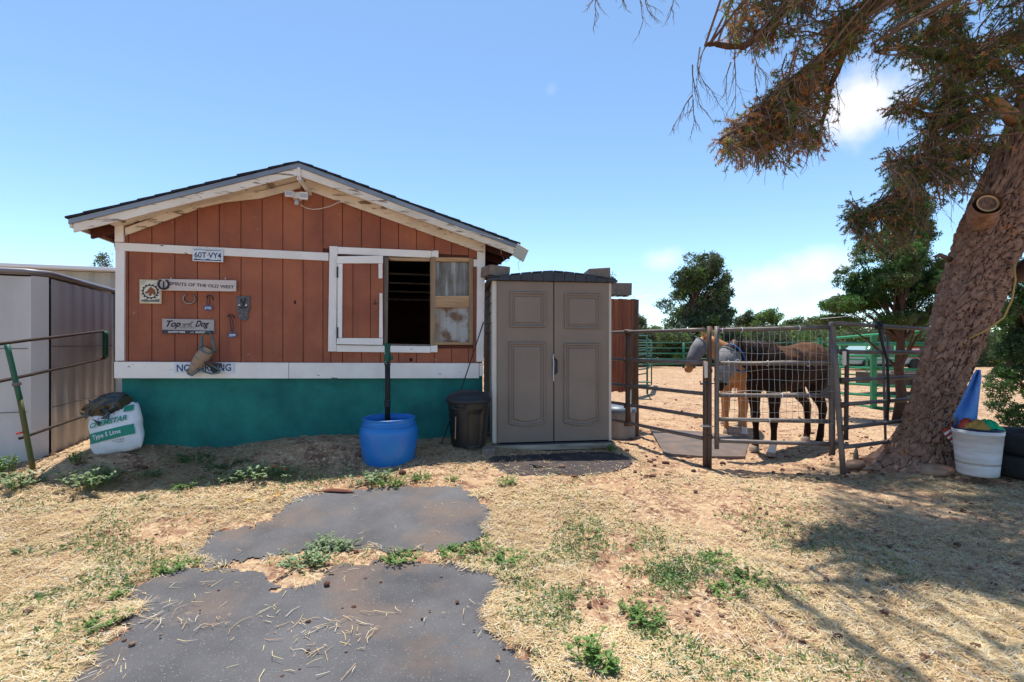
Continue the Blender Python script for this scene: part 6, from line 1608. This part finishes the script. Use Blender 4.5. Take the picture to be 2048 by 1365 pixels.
# ------------------------------------------------------------------ straw, clods, weeds
def dens(X, Y, U, V):
    n = fbm(X * 1.6 + 20, Y * 1.6 + 20, 4, 40)
    d = np.clip((n - .40) * 5, .06, 1); d = np.where((U > 1350) & (V > 1000), d * np.clip(.35 + .9 * fbm(X * 5, Y * 9, 3, 90), 0, 1) * .8, d)
    jx, jy = (fbm(X * 7, Y * 7, 3, 51) - .5) * .30, (fbm(X * 7, Y * 7, 3, 52) - .5) * .30; asp = inside(A1, X + jx, Y + jy) | inside(A2, X + jx, Y + jy); cl = fbm(X * 3, Y * 5, 4, 95); d = np.where(asp, .0008 + np.clip(cl - .57, 0, 1) * .09, np.clip(d, .3, 1) if False else d)
    d = np.where(inside(A3, X, Y), .10, d)
    d = np.where((U > 1290) & (V < 950), .05, d)
    return d
def scatter(n, vmin, vmax, seed, fn=dens, umin=-60, umax=2110):
    rs = np.random.RandomState(seed); U = rs.uniform(umin, umax, n); V = rs.uniform(vmin, vmax, n)
    X, Y = gpa(U, V); k = rs.uniform(0, 1, n) < fn(X, Y, U, V)
    # keep clear of the buildings
    a = (X - BO.x) * cB + (Y - BO.y) * sB; b = -(X - BO.x) * sB + (Y - BO.y) * cB
    k &= ~((a > 0) & (a < WR) & (b > -.0))
    return X[k], Y[k], rs
def straws(name, n, vmin, vmax, seed, lmin, lmax, w, fn=dens):
    X, Y, rs = scatter(n, vmin, vmax, seed, fn); N = len(X)
    Z = G(X, Y) + micro(X, Y) + rs.uniform(.002, .016, N)
    an = rs.normal(0, .9, N) + .5 * np.sin(X * 1.5) + (rs.uniform(0, 1, N) < .4) * 1.4
    L_ = lmin * .6 + (lmax * 1.25 - lmin * .6) * rs.uniform(0, 1, N) ** 1.8; ti = rs.normal(0, .16, N)
    dx, dy, dz = np.cos(an) * L_, np.sin(an) * L_, ti * L_
    px_, py_ = -np.sin(an) * w, np.cos(an) * w
    bend = rs.normal(0, .12, N) * L_
    c = np.stack([X, Y, Z], 1); d = np.stack([dx, dy, dz], 1) / 2; p = np.stack([px_, py_, np.zeros(N)], 1); md = c + np.stack([-np.sin(an) * bend, np.cos(an) * bend, np.abs(bend) * .3], 1)
    v = np.stack([c - d - p, c - d + p, md - p, md + p, c + d - p * .5, c + d + p * .5], 1).reshape(-1, 3)
    b = np.arange(N)[:, None] * 6
    f = np.concatenate([b + np.array([[0, 2, 3, 1]]), b + np.array([[2, 4, 5, 3]])], 1).reshape(-1, 4)
    mi = np.repeat(rs.choice(3, N, p=(.45, .37, .18)), 2)
    o = npmesh(name, v, f, [straw1, straw2, straw3], mi=mi, kind='stuff'); props(o, 'loose dry straw strewn over the dirt', 'straw'); return N
N1 = straws('straw', 230000, 1010, 1420, 1, .025, .09, .0013)
N2 = straws('straw', 90000, 885, 1020, 2, .03, .08, .0020)
print('straws', N1, N2)
# clods and pebbles
ico = [(0, 0, -1), (.72, -.53, -.45), (-.28, -.85, -.45), (-.89, 0, -.45), (-.28, .85, -.45), (.72, .53, -.45), (.28, -.85, .45), (-.72, -.53, .45), (-.72, .53, .45), (.28, .85, .45), (.89, 0, .45), (0, 0, 1)]
icf = [(0, 1, 2), (1, 0, 5), (0, 2, 3), (0, 3, 4), (0, 4, 5), (1, 5, 10), (2, 1, 6), (3, 2, 7), (4, 3, 8), (5, 4, 9), (1, 10, 6), (2, 6, 7), (3, 7, 8), (4, 8, 9), (5, 9, 10), (6, 10, 11), (7, 6, 11), (8, 7, 11), (9, 8, 11), (10, 9, 11)]
def clods(name, n, vmin, vmax, seed, s0, s1, mats, fn, lab):
    X, Y, rs = scatter(n, vmin, vmax, seed, fn); N = len(X); Z = G(X, Y) + micro(X, Y)
    s = rs.uniform(s0, s1, N) ** 1; s = s * (.6 + rs.uniform(0, 1, N) ** 4 * 1.3)
    v = np.array(ico)[None] * s[:, None, None] * np.stack([rs.uniform(.8, 1.4, N), rs.uniform(.8, 1.2, N), rs.uniform(.5, .9, N)], 1)[:, None, :] * rs.uniform(.82, 1.15, (N, 12, 1)) + np.stack([X, Y, Z + s * .35], 1)[:, None, :]
    f = (np.arange(N)[:, None, None] * 12 + np.array(icf)[None]).reshape(-1, 3)
    o = npmesh(name, v.reshape(-1, 3), f, mats, mi=np.repeat(rs.choice(2, N, p=(.6, .4)), 20), kind='stuff', smooth=False); props(o, lab, 'clods')
clods('dirt_clods', 2600, 960, 1400, 5, .007, .013, [stone_m, stone2], lambda X, Y, U, V: np.where(inside(A1, X, Y) | inside(A2, X, Y), .06, np.where(U > 900, .6, .22)), 'dark red dirt clods and pine cones scattered on the ground')
clods('corral_clods', 3000, 720, 960, 6, .012, .022, [stone_m, stone2], lambda X, Y, U, V: np.where((U > 1230) & (Y < 25), .7, np.where(V > 890, .2, 0)), 'pebbles and clods scattered over the corral dirt')

# weeds
def weed_mesh(seed, nst, h, spread, leaf, mats, upright=.5):
    q = random.Random(seed); m = MB()
    for i in range(nst):
        a_ = q.uniform(0, 6.28); rr_ = spread * q.random() ** .6
        b_ = Vector((rr_ * .5 * math.cos(a_), rr_ * .5 * math.sin(a_), 0)); L_ = h * q.uniform(.5, 1.15); tl = Vector((math.cos(a_) * rr_, math.sin(a_) * rr_, L_))
        mid = b_.lerp(tl, .5) + Vector((0, 0, L_ * .15)); pts = [b_, mid, tl]; m.tube(pts, [.0022, .0018, .001], 3, mi=1, caps=False)
        for k in range(q.randint(8, 13)):
            f_ = q.uniform(.2, 1); p = (b_.lerp(mid, f_ * 2) if f_ < .5 else mid.lerp(tl, (f_ - .5) * 2)); an = q.uniform(0, 6.28); el = q.uniform(-.1, .8)
            d = Vector((math.cos(an) * math.cos(el), math.sin(an) * math.cos(el), math.sin(el))); s = Vector((-math.sin(an), math.cos(an), q.uniform(-.2, .2))); l_ = leaf * q.uniform(.55, 1.2)
            up = Vector((0, 0, l_ * .12))
            m.add([p, p + d * l_ * .45 + s * l_ * .30 + up, p + d * l_, p + d * l_ * .45 - s * l_ * .30 + up, p + d * l_ * .5], [(0, 4, 1), (1, 4, 2), (2, 4, 3), (3, 4, 0)], 0)
    return m
WK = []
for i, (ns, h, sp, lf_, mt) in enumerate(((34, .12, .20, .034, weed1), (30, .075, .16, .024, weed2), (18, .16, .09, .030, weed2), (30, .085, .18, .024, weed3))):
    WK.append((weed_mesh(30 + i, ns, h, sp, lf_, None), mt))
WM = []
for i, (mb, mt) in enumerate(WK):
    me = bpy.data.meshes.new('weed_plant'); me.from_pydata(mb.v, [], mb.f); me.materials.append(mt); me.materials.append(weed2); me.polygons.foreach_set('material_index', mb.m); me.update(); WM.append(me)
weeds = [(178, 972, 0, 1.3, 'large pale leafy weed in the sun below the lime sack'), (215, 962, 0, .8, 'pale weed at the shadow edge just right of the largest left weed'), (300, 955, 0, .6, 'small pale weed at the shadow edge below the barn corner'), (368, 980, 1, .8, 'green weed in the straw left of the yellow scraps'), (290, 1004, 3, .7, 'dark little weed alone in the straw at left'),
         (468, 960, 0, 1.0, 'pale weed left of the orange scrap at the shadow edge'), (520, 962, 0, 1.1, 'pale weed cluster above the yellow scraps'), (570, 955, 0, .8, 'pale weed right of the yellow scraps at the shadow edge'),
         (745, 968, 0, .9, 'pale weed below the blue barrel on its left'), (785, 972, 1, 1.1, 'green weed clump at the upper edge of the asphalt below the barrel'), (840, 958, 1, .8, 'low green weed right below the blue barrel'), (905, 960, 1, .6, 'tiny weed in the straw below the black bin'), (1015, 972, 1, .8, 'low weed in the straw before the rubber mat'),
         (335, 1142, 1, .8, 'bright green weed at the left corner of the lower asphalt'), (375, 1130, 1, .6, 'small weed between the two asphalt patches at left'), (608, 1135, 0, .8, 'weed on the straw strip between asphalt patches'), (650, 1100, 0, .7, 'pale weed at the centre of the upper asphalt edge'), (690, 1100, 0, .5, 'tiny pale weed beside the central asphalt weed'), (795, 1122, 1, .8, 'round weed at the top edge of the lower asphalt'),
         (905, 1110, 1, .8, 'weed at the right end of the straw strip'), (960, 1105, 1, .7, 'weed right of the upper asphalt patch'), (1010, 1125, 1, .9, 'weed clump in straw right of the asphalt'), (100, 1190, 3, .6, 'dark weed in straw at the far left'), (235, 1200, 2, .5, 'bright weed beside the left edge of the lower asphalt'), (200, 1255, 1, .7, 'weed low beside the asphalt edge near the bottom left'), (55, 1110, 3, .7, 'dim weed at the left frame edge in the straw'),
         (15, 955, 2, 1.3, 'tall weed at the foot of the leaning green post, left side'), (40, 975, 0, 1.1, 'pale weed under the leaning green post'), (155, 925, 2, .9, 'upright green weed against the grey shed foot'), (395, 925, 3, 1.5, 'dark weed mat in the shade of the teal wall'), (450, 935, 3, 1.4, 'right half of the shaded weed patch by the teal wall'), (490, 925, 3, .9, 'small shaded weed right of the weed mat'),
         (1222, 905, 2, .7, 'green tuft at the right foot of the taupe shed'), (1175, 1330, 2, .8, 'tall green weed at the bottom centre right'), (1215, 1350, 2, .7, 'green weed at the bottom edge beside the tall one'), (1290, 1250, 1, .7, 'green weed in straw right of the bottom centre'), (1265, 1230, 1, .6, 'dark green sprig left of its bigger neighbour near the bottom'), (1450, 1190, 1, .8, 'bright green sprig in the dappled straw at right'), (1490, 1165, 1, .8, 'bright weed in the straw right of centre'), (1430, 1120, 1, .9, 'yellow green weed amid the straw at right of centre')]
for u, v_, k, s, lab in weeds:
    o = bpy.data.objects.new('weed_plant', WM[k]); COL.objects.link(o); p = gp(u, v_); o.location = (p.x, p.y, p.z + float(micro(np.array(p.x), np.array(p.y)))); s *= 1.0 if k != 3 else .75; o.scale = (s * rnd.uniform(1, 1.35), s, s * rnd.uniform(.55, .95)); o.rotation_euler = (0, 0, rnd.uniform(0, 6.28))
    props(o, lab, 'weed', 'weeds growing in the yard')
# ground cover sprouts
def cov(X, Y, U, V):
    n = fbm(X * 2.2 + 3, Y * 2.2 + 8, 3, 60)
    z = np.exp(-((U - 1280) / 330) ** 2 - ((V - 1170) / 150) ** 2) * 1.2 + np.exp(-((U - 150) / 220) ** 2 - ((V - 1150) / 130) ** 2) * .6 + np.exp(-((U - 560) / 300) ** 2 - ((V - 960) / 25) ** 2) * .6
    z = np.where(inside(A1, X, Y) | inside(A2, X, Y), 0, z)
    return np.clip((n - .44) * 6, 0, 1) * z
X, Y, rs = scatter(120000, 930, 1400, 9, cov)
Z = G(X, Y) + micro(X, Y) + .008; v, f = leaf_mesh(np.stack([X, Y, Z], 1), .0075, 3, .012, rs, 1.7)
o = npmesh('ground_cover', v, f, [weed1, weed2, weed3], mi=rs.choice(3, len(f), p=(.3, .5, .2)), kind='stuff'); props(o, 'tiny green sprouts among the straw', 'ground cover')
# scraps
p = gp(520, 1000); t = thing('plastic_scrap', 'crumpled yellow plastic scrap at the upper left of the asphalt', 'scrap', p)
q = random.Random(2)
for i in range(7):
    m = MB(); c = Vector((q.uniform(-.12, .14), q.uniform(-.09, .09), .02)); pts = [c + Vector((q.uniform(-.05, .05), q.uniform(-.03, .03), q.uniform(-.01, .02))) for _ in range(4)]
    m.add(pts, [(0, 1, 2), (0, 2, 3)]); m.build('flap', yel if i % 3 else org, t)
p = gp(545, 948); o = MB(); o.tube([(-.09, 0, .05), (-.02, .0, .075), (.06, 0, .06), (.12, .02, .03)], .008, 6); o = o.build('orange_hose_end', org, smooth=True); o.location = p; props(o, 'short orange plastic piece lying on the pale weeds', 'scrap')
p = gp(672, 986); o = MB(); o.tube([(-.16, 0, .01), (-.04, .01, .02), (.08, -.01, .02), (.16, -.02, .012)], [.008, .03, .028, .006], 7, flat=.4); o = o.build('bark_piece', M('rusty_bark', (.13, .045, .028), .9)); o.location = p; props(o, 'rusty brown strip of bark on the top edge of the asphalt', 'bark')
